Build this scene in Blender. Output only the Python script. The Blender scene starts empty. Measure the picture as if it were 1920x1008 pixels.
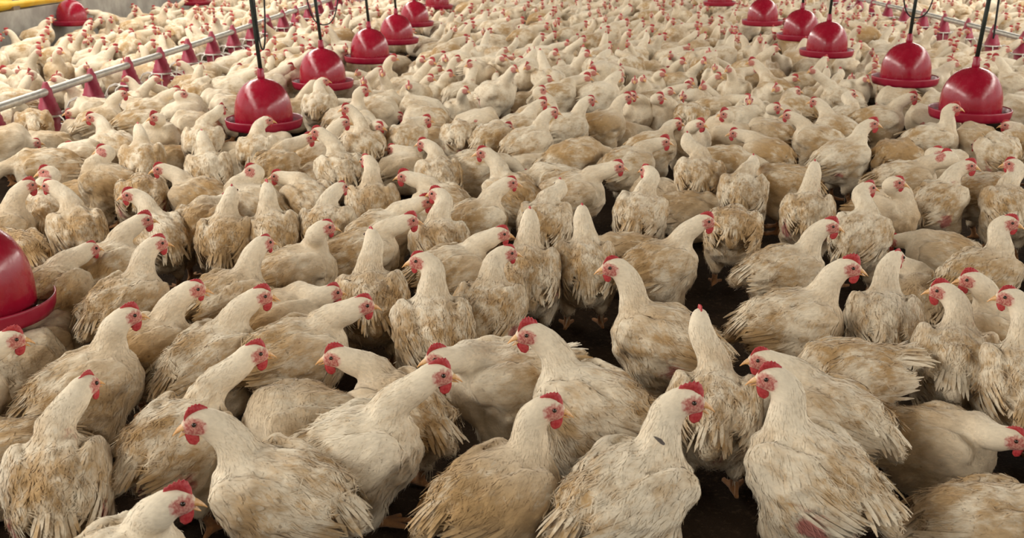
import bpy, bmesh, math, random
import numpy as np
from mathutils import Vector, Matrix

# ------------------------------------------------------------------ camera, light, exposure
C = bpy.context.scene
COL = C.collection
F_PX, CX, CY = 1950.0, 960.0, 504.0          # focal length in pixels of a 1920 x 1008 frame
CAM_H = 1.16
PITCH = math.atan(643.0 / F_PX)
YAW = math.atan(82.0 / F_PX * math.cos(PITCH))
camd = bpy.data.cameras.new('camera')
camd.sensor_width = 36.0
camd.lens = 36.0 * F_PX / 1920.0
camd.clip_end = 300
camd.dof.use_dof = True
camd.dof.focus_distance = 2.6
camd.dof.aperture_fstop = 9.0
cam = bpy.data.objects.new('camera', camd)
COL.objects.link(cam)
cam.location = (0, 0, CAM_H)
cam.rotation_euler = (math.pi / 2 - PITCH, 0, YAW)
C.camera = cam

C.view_settings.view_transform = 'Standard'
C.view_settings.look = 'None'
C.view_settings.gamma = 1.0
C.view_settings.use_curve_mapping = False
C.view_settings.exposure = 0.50

world = bpy.data.worlds.new('overcast_sky')
C.world = world
world.use_nodes = True
world.node_tree.nodes['Background'].inputs[0].default_value = (1.0, 0.97, 0.90, 1)
world.node_tree.nodes['Background'].inputs[1].default_value = 0.9

WX0, WX1 = -4.95, 7.2                         # the two long side walls of the house
Y0, Y1 = -9.0, 46.0
EAVE, RIDGE, SILL = 3.0, 4.4, 0.52
for sx, x in ((1, WX0 - .15), (-1, WX1 + .15)):     # daylight portals in the open sides
    ld = bpy.data.lights.new('side_opening_portal', 'AREA')
    ld.shape = 'RECTANGLE'
    ld.size, ld.size_y = EAVE - SILL, Y1 - Y0
    ld.cycles.is_portal = True
    lo = bpy.data.objects.new('side_opening_portal', ld)
    COL.objects.link(lo)
    lo.location = (x, (Y0 + Y1) / 2, (EAVE + SILL) / 2)
    lo.rotation_euler = (0, -sx * math.pi / 2, 0)
# unseen area-light strip added above each open side, lights the flock down and inward
ADDED_STRIPS = [(-4.1, 2.95), (6.35, 2.95)]
for lx, lz in ADDED_STRIPS:
    ld = bpy.data.lights.new('added_strip_light', 'AREA')
    ld.shape = 'RECTANGLE'
    ld.size, ld.size_y = .8, 40.0
    ld.energy = 900.0 if lx < 1 else 800.0
    ld.color = (1.0, .945, .85)
    lo = bpy.data.objects.new('added_strip_light', ld)
    COL.objects.link(lo)
    lo.location = (lx, 13.0, lz)
    lo.rotation_euler = (0, -.62 if lx < 1 else .62, 0)

cP, sP, cY, sY = math.cos(PITCH), math.sin(PITCH), math.cos(YAW), math.sin(YAW)
CR = np.array([cY, sY, 0.0])
CF = np.array([-sY * cP, cY * cP, -sP])
CU = np.array([-sY * sP, cY * sP, cP])
CO = np.array([0.0, 0.0, CAM_H])


def ray(px, py):
    d = CR * ((px - CX) / F_PX) - CU * ((py - CY) / F_PX) + CF
    return d / np.linalg.norm(d)


def at_height(px, py, z):
    d = ray(px, py)
    return CO + d * ((z - CAM_H) / d[2])


def project(p):
    v = np.asarray(p, float) - CO
    w = v @ CF
    return CX + F_PX * (v @ CR) / w, CY - F_PX * (v @ CU) / w


RNG = np.random.default_rng(7)
random.seed(7)


# ------------------------------------------------------------------ materials
def new_mat(name, col=(.5, .5, .5), rough=.6, spec=.5, coat=0.0):
    m = bpy.data.materials.new(name)
    m.use_nodes = True
    b = m.node_tree.nodes['Principled BSDF']
    b.inputs['Base Color'].default_value = (*col, 1)
    b.inputs['Roughness'].default_value = rough
    b.inputs['Specular IOR Level'].default_value = spec
    b.inputs['Coat Weight'].default_value = coat
    return m, m.node_tree.nodes, m.node_tree.links, b


class NG:
    """small node-graph helper"""
    def __init__(s, m):
        s.n, s.l = m.node_tree.nodes, m.node_tree.links

    def put(s, sock, v):
        if hasattr(v, 'is_output') or isinstance(v, bpy.types.NodeSocket):
            s.l.new(v, sock)
        else:
            sock.default_value = v

    def math(s, op, a, b=0.0, clamp=False):
        n = s.n.new('ShaderNodeMath'); n.operation = op; n.use_clamp = clamp
        s.put(n.inputs[0], a); s.put(n.inputs[1], b)
        return n.outputs[0]

    def vmath(s, op, a, b=None):
        n = s.n.new('ShaderNodeVectorMath'); n.operation = op
        s.put(n.inputs[0], a)
        if b is not None:
            s.put(n.inputs[1], b)
        return n.outputs['Value'] if op in ('LENGTH', 'DOT_PRODUCT') else n.outputs[0]

    def noise(s, vec, scale, detail=3.0, rough=.55):
        n = s.n.new('ShaderNodeTexNoise')
        s.put(n.inputs['Vector'], vec)
        n.inputs['Scale'].default_value = scale
        n.inputs['Detail'].default_value = detail
        n.inputs['Roughness'].default_value = rough
        return n.outputs['Fac']

    def step(s, v, lo, hi, a=0.0, b=1.0):
        n = s.n.new('ShaderNodeMapRange'); n.interpolation_type = 'SMOOTHSTEP'
        s.put(n.inputs[0], v)
        for i, x in enumerate((lo, hi, a, b)):
            n.inputs[i + 1].default_value = x
        return n.outputs[0]

    def mix(s, f, a, b):
        n = s.n.new('ShaderNodeMix'); n.data_type = 'RGBA'
        s.put(n.inputs[0], f)
        s.put(n.inputs[6], (*a, 1) if isinstance(a, tuple) else a)
        s.put(n.inputs[7], (*b, 1) if isinstance(b, tuple) else b)
        return n.outputs[2]

    def attr(s, name, out='Vector'):
        n = s.n.new('ShaderNodeAttribute'); n.attribute_name = name
        return n.outputs[out]

    def sep(s, v):
        n = s.n.new('ShaderNodeSeparateXYZ'); s.put(n.inputs[0], v)
        return n.outputs

    def bump(s, h, strength, dist):
        n = s.n.new('ShaderNodeBump')
        n.inputs['Strength'].default_value = strength
        n.inputs['Distance'].default_value = dist
        s.put(n.inputs['Height'], h)
        return n.outputs[0]

    def coord(s, out='Object'):
        return s.n.new('ShaderNodeTexCoord').outputs[out]


def chicken_material():
    m, n, l, b = new_mat('chicken_feathers', rough=.88, spec=.18)
    g = NG(m)
    lp, hc = g.attr('lp'), g.attr('hc')
    ck = g.attr('ck', 'Color')
    dirt, seed, leg = g.sep(ck)
    bare = g.attr('bare', 'Fac')
    fv = g.attr('fv', 'Fac')
    sv = n.new('ShaderNodeCombineXYZ')
    for i in range(3):
        l.new(g.math('MULTIPLY', seed, (37.0, 61.0, 23.0)[i]), sv.inputs[i])
    q = g.vmath('ADD', lp, sv.outputs[0])
    qs = g.vmath('MULTIPLY', q, (.45, 1.0, 1.0))
    n1 = g.noise(q, 9.0, 3.0)
    n2 = g.noise(qs, 42.0, 4.0, .65)
    n3 = g.noise(qs, 150.0, 2.0, .6)
    hl = g.vmath('LENGTH', hc)
    clean = g.step(hl, .03, .26, .12, 1.0)
    lz = g.sep(lp)[2]
    clean = g.math('MULTIPLY', clean, g.step(lz, .05, .24, .55, 1.0))
    s = g.math('ADD', g.math('MULTIPLY', n1, .9), g.math('MULTIPLY', n2, .75))
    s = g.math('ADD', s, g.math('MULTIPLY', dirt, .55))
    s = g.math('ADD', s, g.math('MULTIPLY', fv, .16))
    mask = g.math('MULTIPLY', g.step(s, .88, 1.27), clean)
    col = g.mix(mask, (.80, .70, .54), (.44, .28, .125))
    # individual feathers are a little lighter or darker
    k = g.math('ADD', g.math('MULTIPLY', fv, .20), g.math('ADD', g.math('MULTIPLY', n3, .36), .70))
    cn = n.new('ShaderNodeVectorMath'); cn.operation = 'SCALE'
    l.new(col, cn.inputs[0]); l.new(k, cn.inputs['Scale'])
    col = cn.outputs[0]
    ln = g.math('MULTIPLY', g.step(g.noise(g.vmath('MULTIPLY', q, (.5, 1.0, 1.0)), 62.0, 3.0, .7), .56, .70), clean)
    col = g.mix(g.math('MULTIPLY', ln, .20), col, (.33, .20, .09))
    # specks of litter
    sp = g.math('MULTIPLY', g.step(g.noise(q, 75.0, 2.0, .7), .655, .72), clean)
    col = g.mix(g.math('MULTIPLY', sp, .55), col, (.16, .095, .05))
    # bare red skin where feathers are worn away
    bm = g.step(g.math('ADD', bare, g.math('MULTIPLY', g.math('SUBTRACT', n2, .5), 1.2)), .24, .56)
    col = g.mix(g.math('MULTIPLY', bm, .85), col, (.40, .11, .10))
    # face: red skin round the eye and cheek
    hx, hy, hz = g.sep(hc)
    e = g.math('ADD', g.math('POWER', g.math('DIVIDE', g.math('SUBTRACT', hx, .015), .0215), 2.0),
               g.math('POWER', g.math('DIVIDE', g.math('ADD', hz, .003), .0185), 2.0))
    e = g.math('ADD', e, g.math('MULTIPLY', g.math('SUBTRACT', g.noise(hc, 95.0, 3.0), .5), 1.9))
    near = g.math('LESS_THAN', hl, .062)
    face = g.math('MULTIPLY', g.step(e, .55, 1.45, 1.0, 0.0), near)
    # pale ear patch with red lobe behind the eye
    e2 = g.math('ADD', g.math('POWER', g.math('DIVIDE', g.math('ADD', hx, .006), .0075), 2.0),
                g.math('POWER', g.math('DIVIDE', g.math('ADD', hz, .0045), .0065), 2.0))
    fn = g.noise(hc, 210.0, 2.0)
    fcol = g.mix(g.step(fn, .34, .66), (.40, .075, .07), (.60, .29, .23))
    fcol = g.mix(g.step(e2, .4, 1.1, .75, 0.0), fcol, (.74, .55, .46))
    col = g.mix(g.math('MULTIPLY', face, .95), col, fcol)
    # scaly orange legs
    lc = g.mix(g.noise(lp, 160.0, 2.0), (.23, .095, .035), (.36, .18, .07))
    col = g.mix(leg, col, lc)
    l.new(col, b.inputs['Base Color'])
    h = g.math('ADD', g.math('MULTIPLY', n2, 1.0), g.math('MULTIPLY', n3, .5))
    l.new(g.bump(h, .25, .005), b.inputs['Normal'])
    b.inputs['Sheen Weight'].default_value = .12
    b.inputs['Sheen Roughness'].default_value = .6
    return m


def noisy(name, c1, c2, scale, rough, spec=.3, bump=.2, dist=.003, coat=0.0):
    m, n, l, b = new_mat(name, c1, rough, spec, coat)
    g = NG(m)
    o = g.coord()
    f = g.noise(o, scale, 4.0, .6)
    l.new(g.mix(g.step(f, .35, .65), c1, c2), b.inputs['Base Color'])
    if bump:
        l.new(g.bump(f, bump, dist), b.inputs['Normal'])
    return m


M = {}
M['feathers'] = chicken_material()
M['comb'] = noisy('red_comb_skin', (.38, .018, .028), (.48, .06, .06), 160, .5, .4, .5, .002)
M['beak'] = noisy('horn_beak', (.60, .28, .08), (.72, .44, .20), 90, .38, .5, .1, .001)
M['eye'], *_ = new_mat('dark_eye', (.025, .014, .008), .08, .6)
M['dark_feather'] = noisy('dark_grey_feather', (.06, .05, .045), (.12, .10, .09), 60, .7)


def red_plastic(name, c1, c2, rough):
    m, n, l, b = new_mat(name, c1, rough, .5)
    g = NG(m)
    o = g.coord()
    f = g.noise(g.vmath('MULTIPLY', o, (1, 1, .35)), 16, 4.0, .6)
    l.new(g.mix(g.step(f, .4, .68), c1, c2), b.inputs['Base Color'])
    r = g.step(g.noise(o, 40, 3.0), .3, .75, rough - .06, rough + .14)
    l.new(r, b.inputs['Roughness'])
    return m


M['bell'] = red_plastic('red_drinker_plastic', (.29, .005, .022), (.33, .010, .03), .22)
M['pan'] = red_plastic('red_pan_plastic', (.30, .007, .032), (.34, .016, .043), .34)
M['feeder_red'] = red_plastic('dusty_red_plastic', (.28, .018, .048), (.36, .08, .10), .5)
M['white_plastic'] = noisy('white_plastic', (.74, .72, .67), (.62, .58, .5), 30, .5)
M['hose'] = noisy('dark_green_hose', (.012, .018, .014), (.03, .035, .028), 25, .45)
M['black_rubber'] = noisy('black_rubber', (.012, .012, .012), (.025, .025, .025), 25, .5)
M['steel'] = noisy('galvanised_pipe', (.36, .35, .32), (.50, .48, .43), 22, .42, .5)
M['steel'].node_tree.nodes['Principled BSDF'].inputs['Metallic'].default_value = .55
M['water'], *_ = new_mat('trough_water', (.05, .03, .03), .05, .6)
M['concrete'] = noisy('grey_concrete', (.30, .28, .25), (.42, .40, .36), 4, .85, .2, .3, .01)
M['tarp'] = noisy('yellow_curtain_tarp', (.80, .47, .02), (.84, .58, .07), 7, .45, .4, .25, .02)
M['roof'] = noisy('roof_sheet', (.17, .16, .145), (.21, .20, .18), 2, .6, .3, 0)
M['timber'] = noisy('grey_timber', (.25, .20, .15), (.34, .28, .21), 9, .8)
M['yard'] = noisy('pale_dry_ground', (.50, .44, .34), (.60, .54, .42), .7, .95, .1, .2, .02)


def floor_material():
    m, n, l, b = new_mat('dark_litter', rough=.95, spec=.1)
    g = NG(m)
    o = g.coord()
    a = g.noise(o, 3.0, 4.0)
    c = g.noise(o, 60.0, 5.0, .7)
    d = g.noise(o, 220.0, 3.0, .6)
    col = g.mix(g.step(a, .35, .7), (.020, .012, .0075), (.042, .026, .015))
    col = g.mix(g.step(c, .52, .72), col, (.075, .048, .028))
    col = g.mix(g.math('MULTIPLY', g.step(d, .64, .74), .6), col, (.17, .12, .075))
    l.new(col, b.inputs['Base Color'])
    l.new(g.bump(g.math('ADD', c, g.math('MULTIPLY', d, .5)), .8, .012), b.inputs['Normal'])
    return m


M['litter'] = floor_material()


# ------------------------------------------------------------------ object helpers
def tag(o, label=None, cat=None, group=None, kind=None):
    for k, v in (('label', label), ('category', cat), ('group', group), ('kind', kind)):
        if v:
            o[k] = v
    return o


def link(name, me, mat=None, parent=None):
    if mat is not None:
        me.materials.append(mat)
    o = bpy.data.objects.new(name, me)
    COL.objects.link(o)
    if parent is not None:
        o.parent = parent
    return o


def empty(name, loc, rz=0.0):
    o = bpy.data.objects.new(name, None)
    o.empty_display_size = .1
    COL.objects.link(o)
    o.location = loc
    o.rotation_euler = (0, 0, rz)
    return o


def mesh_np(name, V, Q, smooth=True):
    """mesh from an (n,3) array and an (m,4) quad array"""
    me = bpy.data.meshes.new(name)
    V = np.ascontiguousarray(V, np.float32); Q = np.ascontiguousarray(Q, np.int32)
    me.vertices.add(len(V)); me.vertices.foreach_set('co', V.ravel())
    me.loops.add(Q.size); me.loops.foreach_set('vertex_index', Q.ravel())
    me.polygons.add(len(Q))
    me.polygons.foreach_set('loop_start', np.arange(0, Q.size, 4, dtype=np.int32))
    if smooth:
        me.polygons.foreach_set('use_smooth', np.ones(len(Q), bool))
    me.update(calc_edges=True)
    return me


def mesh_py(name, V, Fs, smooth=True):
    me = bpy.data.meshes.new(name)
    me.from_pydata([tuple(map(float, v)) for v in V], [], [tuple(map(int, f)) for f in Fs])
    if smooth:
        me.polygons.foreach_set('use_smooth', np.ones(len(me.polygons), bool))
    me.update()
    return me


def lathe(prof, n=48):
    """closed surface of revolution from (r, z) points"""
    V, Fs = [], []
    for r, z in prof:
        for i in range(n):
            a = 2 * math.pi * i / n
            V.append((r * math.cos(a), r * math.sin(a), z))
    for j in range(len(prof) - 1):
        for i in range(n):
            k = (i + 1) % n
            Fs.append((j * n + i, j * n + k, (j + 1) * n + k, (j + 1) * n + i))
    return V, Fs


def tube(pts, r, n=12, cap=True):
    pts = np.asarray(pts, float)
    m = len(pts)
    rs = np.broadcast_to(np.asarray(r, float), (m,))
    T = np.gradient(pts, axis=0)
    T /= np.linalg.norm(T, axis=1)[:, None] + 1e-12
    u = np.cross(T[0], (0, 0, 1.0))
    if np.linalg.norm(u) < 1e-3:
        u = np.cross(T[0], (1.0, 0, 0))
    u /= np.linalg.norm(u)
    V, Fs = [], []
    for i in range(m):
        u = u - T[i] * (u @ T[i]); u /= np.linalg.norm(u)
        w = np.cross(T[i], u)
        for k in range(n):
            a = 2 * math.pi * k / n
            V.append(pts[i] + rs[i] * (math.cos(a) * u + math.sin(a) * w))
    for i in range(m - 1):
        for k in range(n):
            Fs.append((i * n + k, i * n + (k + 1) % n, (i + 1) * n + (k + 1) % n, (i + 1) * n + k))
    if cap:
        Fs.append(tuple(range(n - 1, -1, -1)))
        Fs.append(tuple((m - 1) * n + k for k in range(n)))
    return V, Fs


def join(*vf):
    V, Fs = [], []
    for v, f in vf:
        o = len(V)
        V += list(v)
        Fs += [tuple(i + o for i in q) for q in f]
    return V, Fs


def box(x0, x1, y0, y1, z0, z1):
    V = [(x, y, z) for x in (x0, x1) for y in (y0, y1) for z in (z0, z1)]
    Fs = [(0, 1, 3, 2), (4, 6, 7, 5), (0, 4, 5, 1), (2, 3, 7, 6), (0, 2, 6, 4), (1, 5, 7, 3)]
    return V, Fs


# ------------------------------------------------------------------ the house
def struct(name, vf, mat, smooth=False):
    o = link(name, mesh_py(name, *vf, smooth=smooth), mat)
    o['kind'] = 'structure'
    return o


N = 60
gx = np.linspace(WX0 - .05, WX1 + .05, 130); gy = np.linspace(Y0, Y1, 280)
GX, GY = np.meshgrid(gx, gy, indexing='ij')
GZ = -.012 + .006 * np.sin(GX * 9.1 + 2 * np.sin(GY * 5.3)) * np.sin(GY * 7.7 + np.sin(GX * 6.1)) + RNG.normal(0, .002, GX.shape)
FV = np.stack([GX, GY, GZ], -1).reshape(-1, 3)
ii = np.arange(129)[:, None] * 280 + np.arange(279)[None]
FQ = np.stack([ii, ii + 280, ii + 281, ii + 1], -1).reshape(-1, 4)
fl = link('floor', mesh_np('floor', FV, FQ), M['litter']); fl['kind'] = 'structure'

struct('ground_outside', box(-70, 70, -50, 120, -.45, -.15), M['yard'])
struct('wall_left', box(WX0 - .15, WX0, Y0, Y1, -.2, .42), M['concrete'])
struct('wall_right', box(WX1, WX1 + .15, Y0, Y1, -.2, .42), M['concrete'])
struct('wall_back', box(WX0 - .15, WX1 + .15, Y1, Y1 + .2, -.2, EAVE), M['concrete'])
struct('wall_front', box(WX0 - .15, WX1 + .15, Y0 - .2, Y0, -.2, .9), M['concrete'])
xm = (WX0 + WX1) / 2
for nm, xa, xb in (('ceiling_left', WX0 - .9, xm), ('ceiling_right', WX1 + .9, xm)):
    za = EAVE - .2
    struct(nm, ([(xa, Y0 - .5, za), (xb, Y0 - .5, RIDGE), (xb, Y1 + .5, RIDGE), (xa, Y1 + .5, za),
                 (xa, Y0 - .5, za + .05), (xb, Y0 - .5, RIDGE + .05), (xb, Y1 + .5, RIDGE + .05), (xa, Y1 + .5, za + .05)],
                [(0, 1, 2, 3), (7, 6, 5, 4), (0, 4, 5, 1), (2, 6, 7, 3), (0, 3, 7, 4), (1, 5, 6, 2)]), M['roof'])


def curtain(name, x, label):
    """side curtain rolled up on the low wall: a creased roll with loose folds"""
    rows, nn = 260, 16
    V, Fs = [], []
    for i in range(rows):
        y = Y0 + (Y1 - Y0) * i / (rows - 1)
        for k in range(nn):
            a = 2 * math.pi * k / nn
            r = .062 + .007 * math.sin(3 * a + y * 2.1) + .005 * math.sin(5 * a - y * 3.7) + .004 * math.sin(y * 11 + a)
            V.append((x + r * math.cos(a), y, SILL - .035 + .85 * r * math.sin(a) + .008 * math.sin(y * 1.7)))
    for i in range(rows - 1):
        for k in range(nn):
            Fs.append((i * nn + k, i * nn + (k + 1) % nn, (i + 1) * nn + (k + 1) % nn, (i + 1) * nn + k))
    o = link(name, mesh_py(name, V, Fs), M['tarp'])
    return tag(o, label, 'curtain')


curtain('rolled_curtain', WX0 - .07, 'yellow tarpaulin side curtain rolled up along the top of the left concrete wall')
curtain('rolled_curtain', WX1 + .07, 'yellow tarpaulin side curtain rolled up along the top of the right concrete wall')
k = 0
for x in (WX0 - .08, WX1 + .08):
    for y in np.arange(Y0 + 2.2, Y1, 5.5):
        k += 1
        struct(f'pillar_{k}', box(x - .06, x + .06, y - .06, y + .06, .4, EAVE + .1), M['timber'])
# ------------------------------------------------------------------ bell drinkers
R_PAN = .19


def make_drinker_meshes():
    R = R_PAN
    bell = [(.76, .02), (.765, .10), (.762, .30), (.748, .45), (.715, .60), (.655, .75), (.565, .89), (.45, 1.00),
            (.31, 1.075), (.17, 1.115), (.10, 1.13), (.085, 1.15)]
    inner = [(r - .022, z - .012) for r, z in bell[::-1]]
    me_bell = mesh_py('bell', *lathe([(r * R, z * R * 1.08) for r, z in bell + inner + bell[:1]], 64))
    neck = [(.0, 1.12), (.095, 1.12), (.10, 1.20), (.085, 1.24), (.085, 1.36), (.07, 1.38), (.0, 1.38)]
    me_neck = mesh_py('spout', *lathe([(max(r, .0005) * R, z * R * 1.08) for r, z in neck], 24))
    pan = [(.70, .03), (.74, -.015), (.86, -.03), (.935, -.01), (.965, .06), (.985, .155), (1.005, .185), (1.018, .17),
           (1.012, .13), (1.0, .02), (.965, -.06), (.87, -.085), (.62, -.085), (.58, -.04), (.66, .02), (.70, .03)]
    me_pan = mesh_py('trough', *lathe([(r * R, z * R) for r, z in pan], 72))
    wat = [(.76, .062), (.962, .062), (.962, .055), (.76, .055), (.76, .062)]
    me_wat = mesh_py('water', *lathe([(r * R, z * R) for r, z in wat], 64))
    return me_bell, me_neck, me_pan, me_wat


DM = make_drinker_meshes()
DRINKERS = []
for me, k in zip(DM, ('bell', 'pan', 'pan', 'water')):
    me.materials.append(M[k])


def drinker(px, py, zrim, label, group, lean=(0, 0), loop=None, dist=None):
    p = at_height(px, py, zrim)
    if dist is not None:
        d = ray(px, py); p = CO + d * (dist / (d @ CF))
    e = empty('bell_drinker', p)
    DRINKERS.append(np.array(p))
    tag(e, label, 'drinker', group)
    for me, nm in zip(DM, ('bell', 'spout', 'trough', 'water')):
        link(nm, me, None, e)
    top = 2.9 - p[2]
    z0 = 1.47 * R_PAN
    hz = np.linspace(z0, top, 14)
    pts = np.stack([lean[0] * (hz - z0), lean[1] * (hz - z0), hz], 1)
    link('hose', mesh_py('hose', *tube(pts, .0105, 12)), M['hose'], e)
    if loop is not None:           # spare water tube hanging in a loop beside the hose
        dx0, dx1, dz, dz_top, tilt = loop
        t = np.linspace(0, 1, 40)
        x = dx0 + (dx1 - dx0) * (.5 - .5 * np.cos(math.pi * t))
        z = dz + (dz_top - dz) * (abs(2 * t - 1) ** 2.4)
        pts = np.stack([x, tilt * (t - .5), z], 1)
        link('tube_loop', mesh_py('tube_loop', *tube(pts, .0042, 8)), M['black_rubber'], e)
    return e


GL, GR, GF = 'red bell drinkers of the left row', 'red bell drinkers of the right row', 'red bell drinkers of the far left row'
drinker(-43, 583, .215, 'large red bell drinker cut off by the left edge beside the near chickens', GL)
drinker(496, 233, .200, 'red bell drinker nearest camera in the left row, chicken head in front of its trough', GL, (-.06, 0), (-.012, .052, .375, 1.5, .02))
drinker(606, 160, .200, 'second red bell drinker of the left row, wide black tube loop above it', GL, (-.08, 0), (-.075, .125, .375, .70, .05))
drinker(694, 112, .200, 'third red bell drinker of the left row, trough clear of the chickens', GL, (-.07, 0))
drinker(744, 78, .200, 'fourth red bell drinker of the left row, partly behind the third', GL, (-.05, 0))
drinker(778, 46, .205, 'fifth red bell drinker of the left row, back from the fourth', GL)
drinker(820, 14, .205, 'farthest red bell drinker of the left row at the top edge', GL)
drinker(1817, 215, .275, 'largest red bell drinker of the right row, white chicken before its trough', GR, (.07, 0), (.062, .068, .37, 1.2, .01))
drinker(1696, 153, .270, 'second red bell drinker of the right row, round black loop above it', GR, (.05, 0), (-.075, .125, .375, .62, .05))
drinker(1549, 101, .275, 'third red bell drinker of the right row, hanging clear of the flock', GR, (.04, 0))
drinker(1500, 71, .275, 'fourth red bell drinker of the right row, half behind the third', GR)
drinker(1429, 44, .275, 'fifth red bell drinker of the right row, back from the fourth', GR)
drinker(1349, 8, .275, 'farthest red bell drinker of the right row at the top edge', GR)
drinker(136, 44, .235, 'red bell drinker before the left concrete wall, far from the feeder line', GF)
drinker(368, 7, .20, 'small red bell drinker at the top edge behind the left feeder line', GF)


# ------------------------------------------------------------------ feeder lines
def feeder_meshes():
    # r, z in metres, z from the litter; the pipe runs at z = .27
    cone = [(.0, .352), (.012, .352), (.016, .340), (.021, .325), (.030, .310), (.034, .270), (.040, .264), (.044, .236), (.050, .232),
            (.054, .206), (.060, .202), (.064, .176), (.064, .170), (.0, .170)]
    low = [(.0, .176), (.056, .176), (.050, .12), (.060, .085), (.078, .05), (.0, .05)]
    pan = [(.0, .018), (.10, .018), (.145, .028), (.162, .062), (.168, .085), (.174, .083), (.170, .055), (.152, .014), (.10, .004), (.0, .004)]
    f = lambda p: [(max(r, .0005), z) for r, z in p]
    me_c = mesh_py('cone', *lathe(f(cone), 32)); me_l = mesh_py('hopper', *lathe(f(low), 32)); me_p = mesh_py('pan', *lathe(f(pan), 40))
    parts = []
    a = np.linspace(0, 2 * math.pi, 41)
    parts.append(tube(np.stack([.072 * np.cos(a), .072 * np.sin(a), np.full(41, .172)], 1), .0065, 8, False))
    parts.append(tube(np.stack([.165 * np.cos(a), .165 * np.sin(a), np.full(41, .092)], 1), .0055, 8, False))
    for i in range(10):
        t = 2 * math.pi * i / 10
        r = np.array([.072, .105, .14, .160, .165]); z = np.array([.172, .178, .165, .13, .092])
        parts.append(tube(np.stack([r * math.cos(t), r * math.sin(t), z], 1), .004, 6, False))
    me_g = mesh_py('grill', *join(*parts))
    for me, k in ((me_c, 'feeder_red'), (me_l, 'feeder_red'), (me_p, 'feeder_red'), (me_g, 'white_plastic')):
        me.materials.append(M[k])
    return me_c, me_l, me_p, me_g


FM = feeder_meshes()


def pipe_line(x, ys, side, ylo, yhi):
    pts = [(x, y, .297 + .004 * math.sin(y * 1.3)) for y in np.linspace(ylo, yhi, 60)]
    o = link('feed_pipe', mesh_py('feed_pipe', *tube(pts, .0225, 18)), M['steel'])
    tag(o, f'grey metal feed pipe running back over the {side} line of red feeders', 'pipe')
    for i, y in enumerate(ys):
        e = empty('pan_feeder', (x, y, 0))
        ordn = ('first', 'second', 'third', 'fourth', 'fifth', 'sixth', 'seventh', 'eighth', 'ninth', 'tenth', 'eleventh', 'twelfth', 'thirteenth',
                'fourteenth', 'fifteenth', 'sixteenth', 'seventeenth', 'eighteenth', 'nineteenth', 'twentieth')[i]
        tag(e, f'red cone pan feeder clipped under the {side} feed pipe, {ordn} from the near end', 'feeder', f'red pan feeders on the {side} feed pipe')
        for me, nm in zip(FM, ('cone', 'hopper', 'pan', 'grill')):
            link(nm, me, None, e)


XL, XR = -2.77, 3.80
pipe_line(XL, [5.02 + .575 * i for i in range(19)], 'left', 1.5, 45)
pipe_line(XR, [7.55 + .60 * i for i in range(13)], 'right', 1.5, 45)
# ------------------------------------------------------------------ chickens: one continuous skin from a smooth distance field
def rot(yaw=0.0, pitch=0.0, roll=0.0):
    """columns = forward, left, up; positive pitch lifts the front"""
    cy, sy, cp, sp, cr, sr = math.cos(yaw), math.sin(yaw), math.cos(pitch), math.sin(pitch), math.cos(roll), math.sin(roll)
    Rz = np.array([[cy, -sy, 0], [sy, cy, 0], [0, 0, 1]])
    Ry = np.array([[cp, 0, -sp], [0, 1, 0], [sp, 0, cp]])
    Rx = np.array([[1, 0, 0], [0, cr, -sr], [0, sr, cr]])
    return Rz @ Ry @ Rx


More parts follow.
